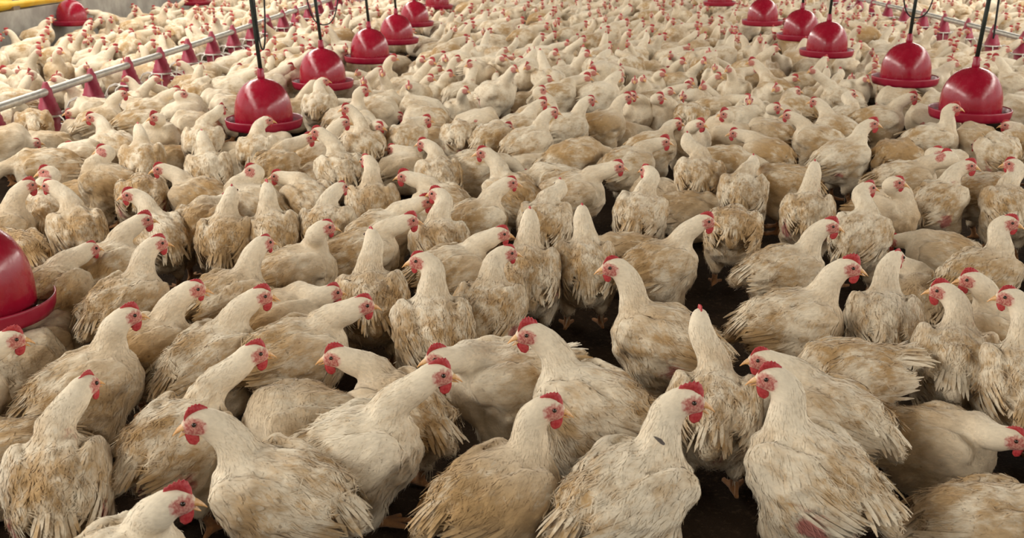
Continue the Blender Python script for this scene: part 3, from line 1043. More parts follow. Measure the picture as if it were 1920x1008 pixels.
# ------------------------------------------------------------------ every chicken that can be told apart in the photograph
# head x y, way it looks | body x y, way it points (0 right, 90 away, 180 left, 270 towards) | options | label
TABLE = """
159 722 40|108 905 84|c1 g1 b1 d.45|near chicken seen from behind at lower left corner, head turned right, bare patch under tail
232 612 8|140 735 14|c2 g1 d.55|big cream chicken side-on at left edge, red face turned right, behind the corner chicken
474 662 8|345 825 42|c2 g1 d.35 b.7|chicken looking right with open beak directly behind the large white left-facing foreground one
383 795 188|515 925 148|c2 g2 d.35 s1.04|large white chicken facing left with open beak and tall red comb, lower left foreground
312 962 -6|225 1085 15|c3 g2 d.15|chicken at the bottom edge with only head and neck in view, open beak pointing right
- - 0|15 830 185|sit d.6|tan chicken body at the left edge, head out of the picture
12 642 -5|-80 770 15|c2 g2 d.2|red-faced chicken head with gaping beak at the left edge below the drinker
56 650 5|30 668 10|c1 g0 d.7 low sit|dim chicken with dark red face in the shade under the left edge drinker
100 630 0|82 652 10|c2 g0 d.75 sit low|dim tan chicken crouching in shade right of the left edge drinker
345 563 -8|278 668 24|c0 g2 d.65|brownish chicken with slim white neck and open beak pointing right, almost no comb
468 578 -2|402 668 32|c2 g1 d.4|chicken with rounded cream back and red wattles looking right, left of centre
571 551 20|525 602 32|c1 g0 d.7|tan chicken half hidden behind the round-backed standing hen, looking right and away
664 578 5|562 662 18|c1 g0 d.5 s1.05|standing tan-backed hen with orange legs showing, looking right, left of centre
474 492 30|432 562 35|c0 g0 d.55 b.4|chicken with a ragged moulting neck and frayed tail, turned away to the right
290 464 10|236 568 40|c1 g0 d.45|tall-necked chicken looking right in front of a twin pose, right of the edge drinker
268 412 5|188 520 38|c2 g0 d.45|tall thick-necked chicken with red comb, rear one of the tall pair by the edge drinker
148 478 30|126 560 60|c0 g0 d.75|slim tan-necked chicken just above the rim of the left edge drinker
- - 0|32 480 110|down d.6|tan rump of a chicken at the left edge just above the drinker dome
95 348 150|147 435 98|c0 g0 d.5 b.5|broad cape-backed chicken from behind with neck turned left, near left edge
84 330 190|68 408 95|c1 g0 d.4|white-rumped chicken from behind beside the cape-backed one, head turned left
40 372 10|12 425 15|c2 g0 d.65|tan chicken at the left edge with dark face and red comb looking right
- - 0|266 368 88|down d.45 b.7|round rump of a head-down chicken below the one with drooping shoulders, left side
246 366 185|308 440 108|c1 g0 d.3 b.3|white chicken from behind with head turned left, raised shoulders, left of the slim-necked pair
397 380 60|372 430 72|c0 g0 d.65|left one of two slim-necked chickens seen from behind, thin tan neck with red comb dot
432 374 80|420 447 80|c0 g0 d.6|right one of two slim-necked chickens seen from behind, pale neck and tan back
502 362 95|508 442 93|c1 g0 d.5 b.6|plump chicken straight from behind with white neck and pointed fluffy rump, left of centre
322 328 185|372 372 140|c1 g0 d.55|round tan-backed chicken facing left with pale face, front of the near left drinker
627 368 40|612 428 82|c0 g0 d.45|chicken from behind with wing feathers fraying at its right side, left of centre
601 452 5|575 500 10|c0 g0 d.5|dark-faced chicken peering right over the back of the twin-headed group
697 442 100|696 562 90|c0 g0 d.45 s1.02|chicken straight from behind with a tall white neck and wide tan back, centre left
756 418 5|668 487 18|c2 g1 d.45|bright red wattled chicken looking right, lower of two stacked heads at centre left
762 396 0|718 440 22|c2 g0 d.3|chicken whose red comb shows just above another red head, centre left
820 366 160|826 458 98|c1 g0 d.4|chicken from behind with thick white neck and red face turned left, centre
935 366 0|893 418 30|c0 g1 d.45|bare-faced chicken with orange beak pointing right and a leg showing, centre
538 335 165|580 378 115|c1 g0 d.45|chicken with red face looking left and long tan back, right of the near left drinker
- - 0|486 378 40|sit d.6|low tan chicken mostly hidden behind the plump one seen from behind
447 345 190|468 385 150|c1 g0 d.5|chicken with red wattles looking left behind the slim-necked pair
688 300 130|700 385 95|c0 g0 d.55 droop|chicken from behind with both wings drooping like a cape, dark beneath
770 335 175|828 385 138|c2 g0 d.4|chicken with red wattled face looking left and smooth long back, centre
907 286 185|958 365 128|c1 g0 d.4 s1.03|tall chicken looking left with white throat and tan flank, upper centre
1155 312 2|1075 366 10|c1 g1 d.4 s1.05|long smooth chicken side-on, outstretched neck and pink face to the right, centre
1212 332 140|1200 402 80|c0 g0 d.3|ragged white chicken from behind with frayed wing edge, right of the long side-on one
- - 0|1297 392 0|sit down d.65|flat tan back of a crouching chicken right of the ragged white one
1288 258 90|1287 335 90|c0 g0 d.5 b.3 s1.05|big chicken straight from behind with long tapering tail lobe and sore neck spot
1038 362 95|1020 418 82|c0 g0 d.45 b.5|white-necked chicken with tiny comb just behind the standing pair at centre
993 408 92|990 512 92|c0 g0 d.4 b.5 s1.03|pale chicken straight from behind, left of the standing pair at centre, legs showing
1092 404 92|1097 498 92|c0 g0 d.5 s1.0|tan chicken straight from behind with red comb tip, right of the standing pair at centre
790 488 180|814 618 97|c0 g0 d.45 s1.05|chicken from behind at centre with slim bent neck, pale beak pointing left
936 502 10|915 582 78|c0 g0 d.45 b1|chicken with bare red skin on its rump, head turned right, at centre
911 454 0|852 510 24|c1 g0 d.5|tan chicken with red face looking right behind the slim bent-necked one
1152 500 190|1235 635 157|c1 g1 d.5 b1 s1.06|large chicken looking left with long red wattle and bare red flank, right of centre
1321 414 0|1240 500 28|c2 g0 d.55|chicken with red comb looking right, its beak against a chicken seen from behind
- - 0|1176 482 180|sit d.75|tan crouching chicken tucked left of the red-combed right-looking hen
- - 0|1375 432 88|down d.5|chicken from behind with head out of sight and both orange feet showing, right of centre
1404 314 92|1392 362 87|c0 g0 d.4|white chicken from behind with neck upright, standing behind the headless-looking one
836 669 190|936 714 190|c2 g0 d.25 s1.05 tail|white chicken stretching its head low to the left with spread tail at right, centre
998 628 196|1098 755 150|c3 g2 d.3 s1.06|white chicken with tall jagged comb and open beak looking left, centre foreground
678 690 180|738 775 128|c2 g1 d.65|tan chicken behind the walking white one, its red face turned left with beak ajar
818 700 -2|675 845 6|c2 g1 d.12 s1.04 stride|white chicken walking right with one orange leg forward, centre left foreground
507 815 180|565 790 182|c1 g0 d.55 low|chicken with head down whose red comb shows behind the walking white hen
1018 788 -5|942 922 32|c2 g1 d.8|tan brown chicken in the foreground centre looking right, much darker than its neighbours
1286 752 -4|1185 922 46|c3 g2 d.25 s1.07 feather|largest foreground chicken at right of centre, dark feather stuck on its back, beak open
1312 596 95|1340 765 92|c1 g0 d.4 b.8|white chicken from behind with long upright neck and small red comb, right of centre foreground
1452 722 186|1515 885 148|c2 g1 d.2 b1 s1.05|white chicken in right foreground looking left, red raw patch before its tail
1437 676 190|1550 778 150|c1 g0 d.35|chicken with speckled neck and bent head looking left, just behind the raw-patched white hen
- - 0|1582 705 196|down d.4 tail|cream chicken bent forward with tail up and head hidden, right foreground
1888 818 -10|1760 835 -4|c1 g0 d.85 sit tail|dark tan chicken lying at right with one wing feather pointing up, face at right edge
- - 0|1862 985 20|sit d.55 b.6|cream back of a chicken in the bottom right corner
1772 556 185|1788 672 90|c2 g0 d.4 b.8|chicken from behind with head turned left and bare pink rump, right side
1845 568 192|1885 632 150|c2 g1 d.45|red-faced chicken looking left, middle head of three at the right edge
1894 556 190|1912 715 100|c1 g0 d.3|white chicken from behind at right edge, rightmost head of three
1590 500 -4|1492 605 24|c3 g1 d.4 s1.06|large chicken with drooping comb and long beak looking right, right of centre
1676 492 60|1658 602 95|c0 g0 d.25|white chicken straight from behind with scruffy neck and fanned rump, right side
1551 427 -4|1476 510 30|c2 g0 d.4 b.4|chicken with red face and wattles looking right, behind the large one with drooping comb
1626 360 30|1612 442 76|c1 g0 d.3|white chicken turned away with long clean neck, red face edge to the right
1527 312 90|1515 402 92|c0 g0 d.45 b1|chicken from behind with a red plucked streak down its white neck
1700 448 185|1765 480 178|sit d.5 low|plain cream chicken crouching with head down to the left, right side
1888 430 -8|1836 515 48|c1 g0 d.5|tan mottled chicken looking right near right edge, above the three heads
1704 498 90|1728 565 90|c0 g0 d.8 sit|small tan neck of a crouching chicken right of the scruffy-necked white one
1808 318 -4|1760 378 58|c2 g0 d.4 b1|chicken with red raw vent and red comb, looking right, right side
1684 348 -10|1662 398 -25|c0 g0 d.75|slender tan chicken with bent neck looking right beside the red-vented one
- - 0|1850 362 35|down d.45|cream back of a chicken between the red-vented one and the right edge
1896 314 190|1890 388 105|c1 g1 d.4|chicken at right edge with open beak looking left, tan speckled back
- - 0|85 315 176|d.4 s1.05 low|long cream chicken side-on at left edge, head outside the picture
141 275 5|150 300 30|c2 g0 d.5|chicken with red comb looking right over the long side-on body at left
128 248 190|155 252 175|c2 g0 d.7 sit|tan crouching chicken with big red comb looking left near the left feeders
47 253 0|12 268 8|c0 g0 d.5|tan-faced chicken at the left edge looking right, below the feeders
52 274 180|85 272 180|c0 g0 d.6 sit|crouching tan chicken behind the long side-on body at left
- - 0|62 236 90|down d.45 b.6|chicken from behind with pink rump just below the nearest left feeder
47 207 10|22 226 15|c1 g0 d.3|white head with red comb at the left edge beside the feeder
146 198 185|178 210 178|c0 g0 d.5|tan-faced chicken looking left right of the white feeder grill
217 196 0|192 227 10|c2 g0 d.4|upright white neck with red comb looking right, right of the left feeders
179 229 195|214 278 125|c1 g0 d.3 s1.03|plump white chicken with stripy underside and pale face turned left
291 220 200|297 258 240|c3 g0 d.2|white chicken facing the camera with tall red comb, left of the near left drinker
261 250 95|268 302 90|c0 g0 d.45 b.7 droop|chicken straight from behind with white neck and drooping shoulders, left side
402 286 190|428 297 178|c0 g0 d.55 sit|dark-eyed tan chicken crouching under the hen with drooping wings, by the near left drinker
327 246 185|362 238 178|c0 g0 d.45|chicken with bent neck facing left, left of the near left drinker
414 203 50|400 268 82|c1 g0 d.35 b.4 droop|hen with one wing hanging low and head up beside the near left drinker trough
381 262 92|392 320 92|c0 g0 d.35|white-necked chicken from behind directly below the near left drinker's left side
- - 0|335 305 200|sit d.7 down|two-lobed tan back of a chicken left of the white-necked one below the drinker
174 312 190|200 343 150|c1 g0 d.65|tan chicken looking left behind the chicken with lowered head
- - 0|170 372 10|sit d.75 down|brown-tan crouching chicken between the white-rumped and the head-lowered one
307 186 5|285 212 15|c2 g0 d.4|red-combed chicken looking right over a tan back, left of the near left drinker
360 186 0|350 212 8|c0 g0 d.35|round white chicken looking right just left of the near left drinker dome
383 180 185|412 193 178|c1 g0 d.4|pale chicken facing left beside the near left drinker dome
402 196 195|430 205 170|c2 g0 d.4|red-combed chicken facing left half behind the near left drinker
231 213 190|262 208 178|c0 g0 d.65 sit|tan crouching chicken with dark face at left, right of the feeder line
- - 0|262 235 20|down d.4|cream back between the tall-combed chicken and the upright white neck
497 232 0|483 285 80|c0 g0 d.3|white chicken whose head shows in front of the near left drinker trough
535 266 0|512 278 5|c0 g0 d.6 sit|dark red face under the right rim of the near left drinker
577 259 0|526 315 60|c2 g0 d.5 b.3|chicken with big red face looking right, ruffled grey rump, right of the near left drinker
597 247 170|632 320 100|c1 g0 d.35 b.4 s1.03|white chicken with ruffled back and head turned left, right of the near left drinker
636 240 -2|598 290 20|c2 g0 d.35|red-faced head looking right behind the ruffled-backed white chicken
651 203 190|686 275 100|c1 g0 d.35|chicken with open wings and head turned left, below the second left drinker
582 318 90|582 345 90|c0 g0 d.6 sit|small tan neck between two broad white chickens, right of near left drinker
676 192 0|655 222 12|c2 g0 d.4|red-combed head looking right below the second left drinker
712 238 -30|700 262 -20|c1 g0 d.4|dark red face turned to the camera right of the open-winged hen
695 222 0|668 240 8|c2 g0 d.45|white head with curved red comb looking right under the second left drinker
606 155 0|598 200 78|c0 g0 d.3|white chicken standing in front of the second left drinker, head up looking right
734 197 0|715 212 12|c1 g0 d.4|lower of two red faces looking right below the third left drinker
741 182 0|718 200 15|c2 g0 d.35|upper of two red faces looking right below the third left drinker
805 198 185|782 208 170|c1 g0 d.4 b.3|pink-faced chicken looking left with tan back, upper centre left
770 213 180|795 228 165|c0 g0 d.45|tan-beaked head looking left just behind the right-looking hen at upper centre left
790 228 0|754 262 72|c2 g0 d.4 b.5|chicken from behind with head turned right, dirty rump, upper centre left
- - 0|865 258 92|down d.4 b.8|white chicken straight from behind, head down, reddish bare sides, upper centre
- - 0|820 265 180|sit d.55 down|tan chicken crouching left of the one with reddish bare sides
910 216 0|888 234 8|c2 g0 d.5|red-combed chicken looking right behind the reddish-sided one
940 237 10|920 262 60|c2 g0 d.45|dark red face turned right above a tan body, upper centre
757 285 180|755 318 32|c0 g0 d.6 sit|brown-tan crouching chicken under the dirty-rumped one, upper centre left
802 278 165|832 328 100|c1 g0 d.4|chicken from behind with white neck looking left and tan mottled back, upper centre
- - 0|880 318 12|d.35 low|white chicken side-on whose head dips behind a tall left-looking hen
1003 207 0|972 243 28|c3 g0 d.3|white chicken with bright red comb looking right, rear one of two necks at upper centre
1030 218 0|993 272 34|c0 g0 d.3 s1.03|plump white chicken with tan face looking right, front one of two necks at upper centre
1101 193 0|1066 240 32|c0 g0 d.25 s1.03|white standing chicken with purple-pink beak looking right, upper centre
1028 190 5|1012 218 15|c1 g0 d.4|pale head just behind the two-necked pair at upper centre
1164 198 0|1130 232 18|c2 g0 d.7|grey-streaked chicken with red comb looking right, upper centre
1184 179 0|1200 210 300|c1 g0 d.3|chicken with round creamy breast toward camera and head turned right, upper centre
1235 182 0|1245 212 290|c2 g0 d.35|red-faced chicken with beak to the right beside the round-breasted one
1281 180 250|1300 192 280|c2 g0 d.35|small red face turned to the camera above a ragged tan rump
- - 0|1295 222 90|down d.45 b.5|ragged tan rump of a head-down chicken at upper right of centre
1311 232 -25|1292 268 280|c2 g0 d.2|white chicken facing the camera with red comb and round breast, upper right of centre
1350 222 195|1372 255 190|c3 g0 d.75|tan chicken with dark crimson comb facing left, upper right of centre
1381 186 0|1354 208 10|c1 g0 d.4|white chicken looking right with long cream back, behind the crimson-combed one
1405 187 275|1402 212 272|c2 g0 d.25|narrow white chicken facing the camera head-on, upper right
1428 214 0|1402 226 10|c2 g0 d.2|white rounded chicken with red face looking right, left of the camera-facing pair
1392 254 190|1436 290 145|c1 g0 d.8|slim-necked chicken looking left with dark scabby back, upper right
1411 238 190|1440 258 160|c0 g0 d.65|pale tan head looking left behind the scabby-backed one
- - 0|1352 308 4|d.45 low|white chicken arching its neck down to the right, right of centre
- - 0|1080 296 10|d.55 low s1.04|cream chicken with raised wing and head tucked down behind it, upper centre
- - 0|1157 260 0|sit d.75 down|flat brown-tan chicken lying right of the purple-beaked white one
1250 250 10|1225 278 30|c1 g0 d.45|dark pink face looking right between the lying tan one and the camera-facing white one
1224 274 0|1180 310 30|c3 g0 d.4|white chicken with curved neck and bright wattles looking right, upper centre right
1020 316 30|1000 318 0|c2 g0 d.6 sit low|tan crouching chicken with jagged red comb, behind the long side-on one
- - 0|1040 345 188|d.35 low|white chicken stretching its neck down left behind the long side-on one
1242 350 120|1255 372 140|c0 g0 d.6 sit|tan neck with tiny red comb right of the ragged white rump
- - 0|1466 345 170|d.55 b.4 down|greyish dirty chicken with white underside, left of the plucked-neck one
1480 181 0|1494 205 150|c1 g0 d.35|round white chicken with red face looking right, far right of centre
1453 201 0|1455 230 285|c1 g0 d.25|slim white chicken facing the camera, red face turned right, upper right
1484 220 190|1514 264 160|c1 g0 d.45|chicken with small red comb looking left and tan wing, upper right
1532 195 185|1566 245 148|c0 g0 d.35|chicken with orange face looking left and brown wing edge, upper right
1597 188 20|1590 228 58|c0 g0 d.3|upright white neck behind the orange-faced one, upper right
1702 187 0|1645 226 14|c2 g0 d.6 s1.06|large tan chicken looking right below the second right drinker
1627 243 -4|1583 296 32|c2 g0 d.3 b.5 s1.04|white chicken with red face looking right and dirty tail, upper right
1786 211 -4|1758 262 20|c2 g0 d.25 s1.03|white chicken looking right in front of the largest right drinker's trough
- - 0|1680 295 58|down d.7|tan fluffy rump left of the white hen in front of the right drinker
1721 208 195|1738 225 170|c2 g0 d.4|red-combed face left of the largest right drinker's trough
1657 181 190|1680 190 170|c0 g0 d.5|shaded face under the second right drinker
1748 180 190|1762 200 160|c1 g0 d.45|shaded pale head between the two nearest right drinkers
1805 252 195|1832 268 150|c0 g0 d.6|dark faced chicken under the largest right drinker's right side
1747 305 190|1700 338 20|c2 g1 d.5|chicken with red face turned back left over its tan body, right side
1783 292 0|1770 322 25|c2 g0 d.4|red-combed head looking right behind the back-turned face, right side
1842 268 120|1872 285 115|c0 g0 d.4 b.5|white rough-feathered chicken with bent neck, right of the largest right drinker
1900 241 190|1908 275 120|c1 g0 d.4|pale chicken looking left at the right edge below the feeder line
1897 186 190|1908 208 160|c1 g0 d.4|pink faced chicken looking left at the right edge beside the largest drinker
"""


def parse(line):
    a, b, o, lab = line.split('|')
    a, b = a.split(), b.split()
    d = dict(hx=None, hy=None, look=float(a[2]), bx=float(b[0]), by=float(b[1]), hd=float(b[2]), comb=1, gape=0, dirt=.4, bare=0.0, s=1.0,
             sit=False, down=False, low=False, droop=False, tail=False, stride=False, feather=False, label=lab.strip())
    if a[0] != '-':
        d['hx'], d['hy'] = float(a[0]), float(a[1])
    for t in o.split():
        if t in ('sit', 'down', 'low', 'droop', 'tail', 'stride', 'feather'):
            d[t] = True
        elif t[0] == 'c':
            d['comb'] = int(t[1:])
        elif t[0] == 'g':
            d['gape'] = int(t[1:])
        elif t[0] == 'd':
            d['dirt'] = float(t[1:])
        elif t[0] == 'b':
            d['bare'] = float(t[1:])
        elif t[0] == 's':
            d['s'] = float(t[1:])
    return d


BIRDS = [parse(x) for x in TABLE.strip().splitlines()]
# ------------------------------------------------------------------ put each chicken on the floor
def wrap(a):
    return (a + math.pi) % (2 * math.pi) - math.pi


for d in BIRDS:
    d['s'] *= .965
    bz = (.118 if d['sit'] else .205) * d['s']
    p = at_height(d['bx'], d['by'], bz)
    d['pos'] = p[:2].copy()
    d['bz'] = bz
    r = ray(d['bx'], d['by'])
    d['phi'] = math.atan2(r[1], r[0])
    d['yaw'] = math.radians(d['hd'] - 90) + d['phi']

# chickens may press together but not stand inside each other: ease neighbours apart, mostly along the line of sight
pos = np.array([d['pos'] for d in BIRDS])
org = pos.copy()
yaw = np.array([d['yaw'] for d in BIRDS])
off = np.array([.055, -.050])
for it in range(60):
    cc = pos[:, None] + np.stack([np.cos(yaw), np.sin(yaw)], 1)[:, None] * off[None, :, None]
    mv = np.zeros_like(pos)
    for a in range(2):
        for b in range(2):
            dv = cc[:, None, a] - cc[None, :, b]
            ds = np.linalg.norm(dv, axis=2) + np.eye(len(pos)) * 9
            pen = np.clip(.138 - ds, 0, None)
            mv += (dv / ds[:, :, None] * pen[:, :, None]).sum(1) * .22
    los = pos / np.linalg.norm(pos, axis=1)[:, None]
    al = (mv * los).sum(1)[:, None] * los
    pos += al + (mv - al) * .35
    dd = pos - org
    lim = .075
    n = np.linalg.norm(dd, axis=1)[:, None] + 1e-9
    pos = org + dd * np.minimum(1, lim / n)
for d, p in zip(BIRDS, pos):
    d['pos'] = p


def soft_normals(me, b):
    """downy feathers shade like the soft mass they lie on"""
    n = np.empty(len(me.vertices) * 3, np.float32)
    me.vertices.foreach_get('normal', n)
    n = n.reshape(-1, 3)
    g = b['N']
    k = np.ones(len(n)); k[:b['nskin']] = .0; k[b['nsoft']:] = .35; k[b['nskin']:b['nsoft']] = .85
    sg = np.where((n * g).sum(1) < 0, -1.0, 1.0)[:, None]
    m = n * (1 - k)[:, None] + g * sg * k[:, None]
    m /= np.linalg.norm(m, axis=1)[:, None] + 1e-9
    at = me.attributes.new('custom_normal', 'FLOAT_VECTOR', 'POINT')
    at.data.foreach_set('vector', np.ascontiguousarray(m, np.float32).ravel())


def finish_bird(b, name, loc, yawv, s, label, group, comb, gape, detail):
    me = mesh_np('chicken', b['V'], b['Q'])
    attrs(me, b['V'], b['hc'], b['dirt'], b['seed'], b['leg'], b['bare'], b['fv'])
    soft_normals(me, b)
    o = link(name, me, M['feathers'])
    o.location = (loc[0], loc[1], 0)
    o.rotation_euler = (0, 0, yawv)
    o.scale = (s, s, s)
    tag(o, label, 'chicken', group)
    if b.get('headless') is None:
        head_parts(o, b, comb, gape, detail)
    return o


GROUP = 'white chickens standing and resting on the dark litter'


def dark_feather(o, d):
    """a small dark feather stuck on the back of one chicken"""
    p0 = np.array([.015, -.052, .318]); V, Fs = [], []
    for i in range(6):
        t = i / 5
        w = .012 * math.sin(math.pi * (t * .8 + .18))
        c = p0 + np.array([-.030 * t, -.006 * t, .010 * t + .010 * t * t])
        for sg in (-1, 1):
            V.append(c + np.array([.25, .9, .2]) * w * sg)
    Fs = [(2 * i, 2 * i + 1, 2 * i + 3, 2 * i + 2) for i in range(5)]
    f = link('loose_feather', mesh_py('loose_feather', V, Fs), M['dark_feather'], o)
    f['label'] = 'small dark grey feather sticking up'


for i, d in enumerate(BIRDS):
    rng = np.random.default_rng(100 + i)
    s = d['s']
    px, py = d['pos']
    depth = float(np.hypot(px, py))
    y = d['yaw']
    Rw = np.array([[math.cos(y), -math.sin(y)], [math.sin(y), math.cos(y)]])
    bz = d['bz'] / s
    anchor = np.array([.13, 0, bz + .20])
    nb = np.array([.062, 0, bz + .06])
    lo_r, hi_r = .10, .25
    if d['hx'] is not None:
        r = ray(d['hx'], d['hy'])
        if d['low']:
            anchor = np.array([.20, 0, bz + .03])
        o3 = (CO - np.array([px, py, 0]))
        to = lambda v: np.array([*(Rw.T @ v[:2]), v[2]])
        ol, rl = to(o3) / s, to(r)
        t = (anchor - ol) @ rl
        H = ol + rl * t
        # keep the neck a plausible length
        v = H - nb
        n = np.linalg.norm(v)
        if n > hi_r:
            t2 = (nb - ol) @ rl
            H2 = ol + rl * t2
            v2 = H2 - nb
            n2 = np.linalg.norm(v2)
            if n2 < hi_r:
                H = H2 + rl * math.copysign(math.sqrt(hi_r ** 2 - n2 ** 2), t - t2)
            else:
                H = nb + v2 / n2 * hi_r
        elif n < lo_r:
            H = nb + v / max(n, .01) * lo_r
        H[2] = max(H[2], .035)
        lk = math.radians(d['look'] - 90) + math.atan2(r[1], r[0])
        look = np.clip(wrap(lk - y), -2.3, 2.3)
        hp = -.12
    else:
        look, hp = rng.uniform(-.5, .5), -.7
        H = np.array([.20, rng.uniform(-.05, .05), .10 if not d['sit'] else .12])
        if d['low']:
            H = np.array([.23, rng.uniform(-.03, .03), .16])
    if d['low'] and d['hx'] is not None:
        hp = -.35
    h = .0058 if depth < 3.1 else (.0075 if depth < 4.4 else .0095)
    nf = 2600 if depth < 3.1 else (1300 if depth < 4.4 else 500)
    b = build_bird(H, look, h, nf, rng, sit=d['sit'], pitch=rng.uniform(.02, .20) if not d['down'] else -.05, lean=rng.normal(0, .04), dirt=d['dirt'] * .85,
                   seed=rng.random(), bare=d['bare'], fat=rng.uniform(.97, 1.06), droop=.35 if d['droop'] else rng.uniform(-.05, .12),
                   tail_up=.6 if d['tail'] else 0.0, stride=.035 if d['stride'] else rng.uniform(-.012, .012), head_pitch=hp)
    o = finish_bird(b, 'chicken', d['pos'], y, s, d['label'], GROUP, d['comb'], d['gape'], depth < 6.5)
    if d['feather']:
        dark_feather(o, d)

# ------------------------------------------------------------------ the rest of the flock, back to the far end of the house
taken = [tuple(d['pos']) for d in BIRDS]
LIMIT = 300


def visible_band(x, y):
    """floor spot whose chicken shows above the ones placed by hand"""
    u, v = project((x, y, .2))
    return v < 190 and -90 < u < 2010


def hash_ok(grid, x, y, r):
    i, j = int(x // RMIN), int(y // RMIN)
    for a in (-2, -1, 0, 1, 2):
        for b in (-2, -1, 0, 1, 2):
            for q in grid.get((i + a, j + b), ()):
                if (q[0] - x) ** 2 + (q[1] - y) ** 2 < r * r:
                    return False
    return True


RMIN = .235


def blocked(x, y, top):
    """a chicken of this height here would hide a drinker or a feed pipe that the photo shows clear"""
    if min(abs(x - XL), abs(x - XR)) < .15 or x < WX0 + .2 or x > WX1 - .2:
        return True
    u, v = project((x, y, top))
    u2, v2 = project((x, y, 0))
    hw = .10 * F_PX / math.hypot(x, y)
    for p in DRINKERS:
        if (x - p[0]) ** 2 + (y - p[1]) ** 2 < .27 ** 2:
            return True
        du, dv = project(p)
        r = R_PAN * F_PX / math.hypot(p[0], p[1])
        if y < p[1] and abs(u - du) < r + hw and v < dv - .10 * r and v2 > dv - r:
            return True
    for px_, inside in ((XL, x > XL), (XR, x < XR)):
        if inside and abs(x - px_) < 1.2:
            k = px_ / x                      # the pipe behind this chicken on the same line of sight
            if k > 0 and v < project((px_, y * k, .27))[1] + 4 and y * k < 16:
                return True
    return False


grid = {}
for t in taken:
    grid.setdefault((int(t[0] // RMIN), int(t[1] // RMIN)), []).append(t)
feeders = [(XL, 5.02 + .575 * i) for i in range(19)] + [(XR, 7.55 + .60 * i) for i in range(13)]
spots = []
rg = np.random.default_rng(21)
for y in np.arange(5.0, 27.0, .3):
    n_try = 420
    for _ in range(n_try):
        x = rg.uniform(max(WX0 + .2, -.62 * y), min(WX1 - .2, .56 * y)); yy = y + rg.uniform(0, .3)
        if not visible_band(x, yy) or not hash_ok(grid, x, yy, RMIN):
            continue
        if min((fx - x) ** 2 + (fy - yy) ** 2 for fx, fy in feeders) < .24 ** 2:
            continue
        tall = blocked(x, yy, .42)
        if tall and blocked(x, yy, .27):
            continue
        grid.setdefault((int(x // RMIN), int(yy // RMIN)), []).append((x, yy))
        spots.append((x, yy, tall))
spots.sort(key=lambda p: np.hypot(p[0], p[1]))

# the flock goes on past both edges of the picture
side_spots = []
for _ in range(6000):
    x, y = rg.uniform(-4.4, 4.2), rg.uniform(1.5, 8.5)
    u, v = project((x, y, .2))
    if not (-900 < u < -130 or 2050 < u < 2800) or v < 60 or not hash_ok(grid, x, y, RMIN + .02):
        continue
    if min(abs(x - XL), abs(x - XR)) < .2 or min((x - p[0]) ** 2 + (y - p[1]) ** 2 for p in DRINKERS) < .09:
        continue
    grid.setdefault((int(x // RMIN), int(y // RMIN)), []).append((x, y))
    side_spots.append((x, y, False))


def random_pose(rg):
    sit = rg.random() < .55
    bz = .118 if sit else .205
    u = rg.random()
    if u < .72:
        H = np.array([rg.uniform(.11, .18), rg.normal(0, .03), bz + rg.uniform(.085, .175)])
    elif u < .9:
        H = np.array([rg.uniform(.17, .22), rg.normal(0, .03), bz + rg.uniform(.04, .12)])
    else:
        H = np.array([.21, rg.normal(0, .03), .11])
    return dict(H=H, look=float(np.clip(rg.normal(0, .7), -2, 2)), sit=sit, pitch=rg.uniform(.02, .22), lean=rg.normal(0, .04), bare=float(rg.random() < .35) * .8,
                fat=rg.uniform(.96, 1.06), droop=rg.choice([0, .05, .3], p=[.5, .35, .15]), stride=rg.uniform(-.02, .02))


def random_yaw(rg):
    return rg.uniform(0, 6.283) if rg.random() < .3 else rg.normal(-.45, 1.05)


n_ind = LIMIT - len(BIRDS)
PROTO = []
for k in range(26):
    ps = random_pose(np.random.default_rng(900 + k))
    b = build_bird(h=.0105, n_feather=170, rng=np.random.default_rng(500 + k), dirt=.45, seed=(k * .618) % 1, **ps)
    # baked once and shared by the far chickens that stand in this pose
    me = mesh_np('chicken', b['V'], b['Q'])
    attrs(me, b['V'], b['hc'], [.2, .38, .5, .3, .08][k % 5], b['seed'], b['leg'], b['bare'], b['fv'])
    me.materials.append(M['feathers'])
    PROTO.append((me, b, ps))


def facing_word(a):
    a = math.degrees(a) % 360
    return ('facing right', 'turned away right', 'seen from behind', 'turned away left', 'facing left', 'turned toward us and left',
            'facing the camera', 'turned toward us and right')[int(((a + 22.5) % 360) // 45)]


seen_labels = set()
SITTERS = [k for k, p in enumerate(PROTO) if p[2]['sit']]
for n, (x, y, tall) in enumerate(spots[:n_ind]):
    rg2 = np.random.default_rng(3000 + n)
    k = int(rg2.integers(len(PROTO))) if not tall else int(rg2.choice(SITTERS))
    me, b, ps = PROTO[k]
    o = bpy.data.objects.new('chicken', me)
    COL.objects.link(o)
    yw = random_yaw(rg2)
    s = rg2.uniform(.95, 1.05)
    o.location = (x, y, 0); o.rotation_euler = (0, 0, yw); o.scale = (s, s, s)
    u, v = project((x, y, .2))
    az = math.atan2(y, x)
    tone = ('cream', 'tan-backed', 'dirty tan', 'cream', 'clean white')[k % 5]
    lab = f"{tone} chicken far back {facing_word(yw - az + math.pi / 2)}, {u / 19.2:.1f} percent across, {v / 10.08:.0f} down"
    tag(o, lab, 'chicken', 'distant chickens behind the front of the flock')
    head_parts(o, b, int(rg2.integers(0, 4)), 0, False)

# everything farther back: far too many to single out
FAR = []
for k in range(12):
    ps = random_pose(np.random.default_rng(1900 + k))
    FAR.append([build_bird(h=hh, n_feather=0, rng=np.random.default_rng(50 + k), dirt=.4, seed=.3, **ps) for hh in (.0135, .018)])


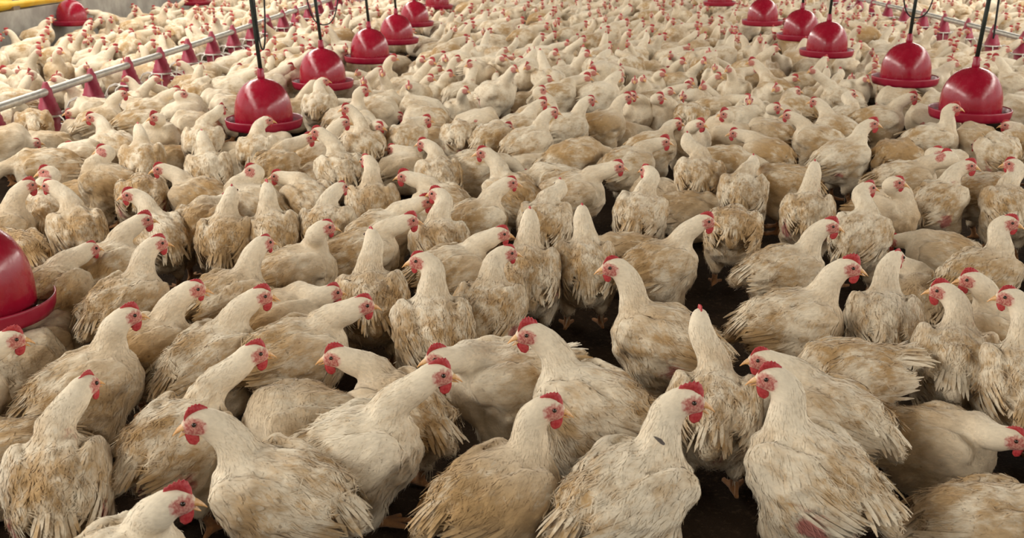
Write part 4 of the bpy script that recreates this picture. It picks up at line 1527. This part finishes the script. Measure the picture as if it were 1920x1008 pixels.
def comb_blob(b):
    V, Fs = blob((.008, 0, .028), (.023, .0045, .012), 6, 4)
    W, G = blob((.038, 0, -.004), (.016, .0075, .007), 6, 4)
    U, K = blob((.019, 0, -.024), (.012, .013, .014), 6, 4)
    return [(np.array(v) * HS @ b['RH'].T + b['H'], f) for v, f in ((V, Fs), (W, G), (U, K))]


HB = [[comb_blob(b) for b in pair] for pair in FAR]
Vs, Qs, At, Ms = [], [], [], []
nv = 0
FSIT = [k for k, p in enumerate(FAR) if p[0]['sit']]
for n, (x, y, tall) in enumerate(spots[n_ind:] + side_spots):
    rg2 = np.random.default_rng(7000 + n)
    k = int(rg2.integers(len(FAR))) if not tall else int(rg2.choice(FSIT))
    lod = 0 if y < 13 else 1
    b = FAR[k][lod]
    yw = random_yaw(rg2)
    s = rg2.uniform(.95, 1.05)
    R = rot(yw)
    V = (b['V'] * s) @ R.T + [x, y, 0]
    m = len(V)
    Vs.append(V); Qs.append(b['Q'] + nv); nv += m
    At.append(np.column_stack([b['V'], b['hc'], b['bare'], np.full(m, rg2.normal(.5, .3)), np.full(m, rg2.uniform(.05, .5)), np.full(m, rg2.random()), b['leg']]))
    Ms.append(np.zeros(len(b['Q']), int))
    for j, (bv, bf) in enumerate(HB[k][lod]):
        V = (bv * s) @ R.T + [x, y, 0]
        q = np.array(bf)
        Vs.append(V); Qs.append(q + nv); nv += len(V)
        At.append(np.zeros((len(V), 11)))
        Ms.append(np.full(len(q), (1, 2, 1)[j]))
V = np.concatenate(Vs); Q = np.concatenate(Qs); A = np.concatenate(At)
me = mesh_np('flock', V, Q)
attrs(me, A[:, 0:3], A[:, 3:6], A[:, 8], A[:, 9], A[:, 10], A[:, 6], A[:, 7])
for k in ('feathers', 'comb', 'beak'):
    me.materials.append(M[k])
me.polygons.foreach_set('material_index', np.concatenate(Ms).astype(np.int32))
o = link('distant_chicken_flock', me)
tag(o, 'dense flock of white chickens filling the far end of the house, too many to count', 'flock', None, 'stuff')
print('birds', len(BIRDS), 'spots', len(spots), 'flock verts', len(V))
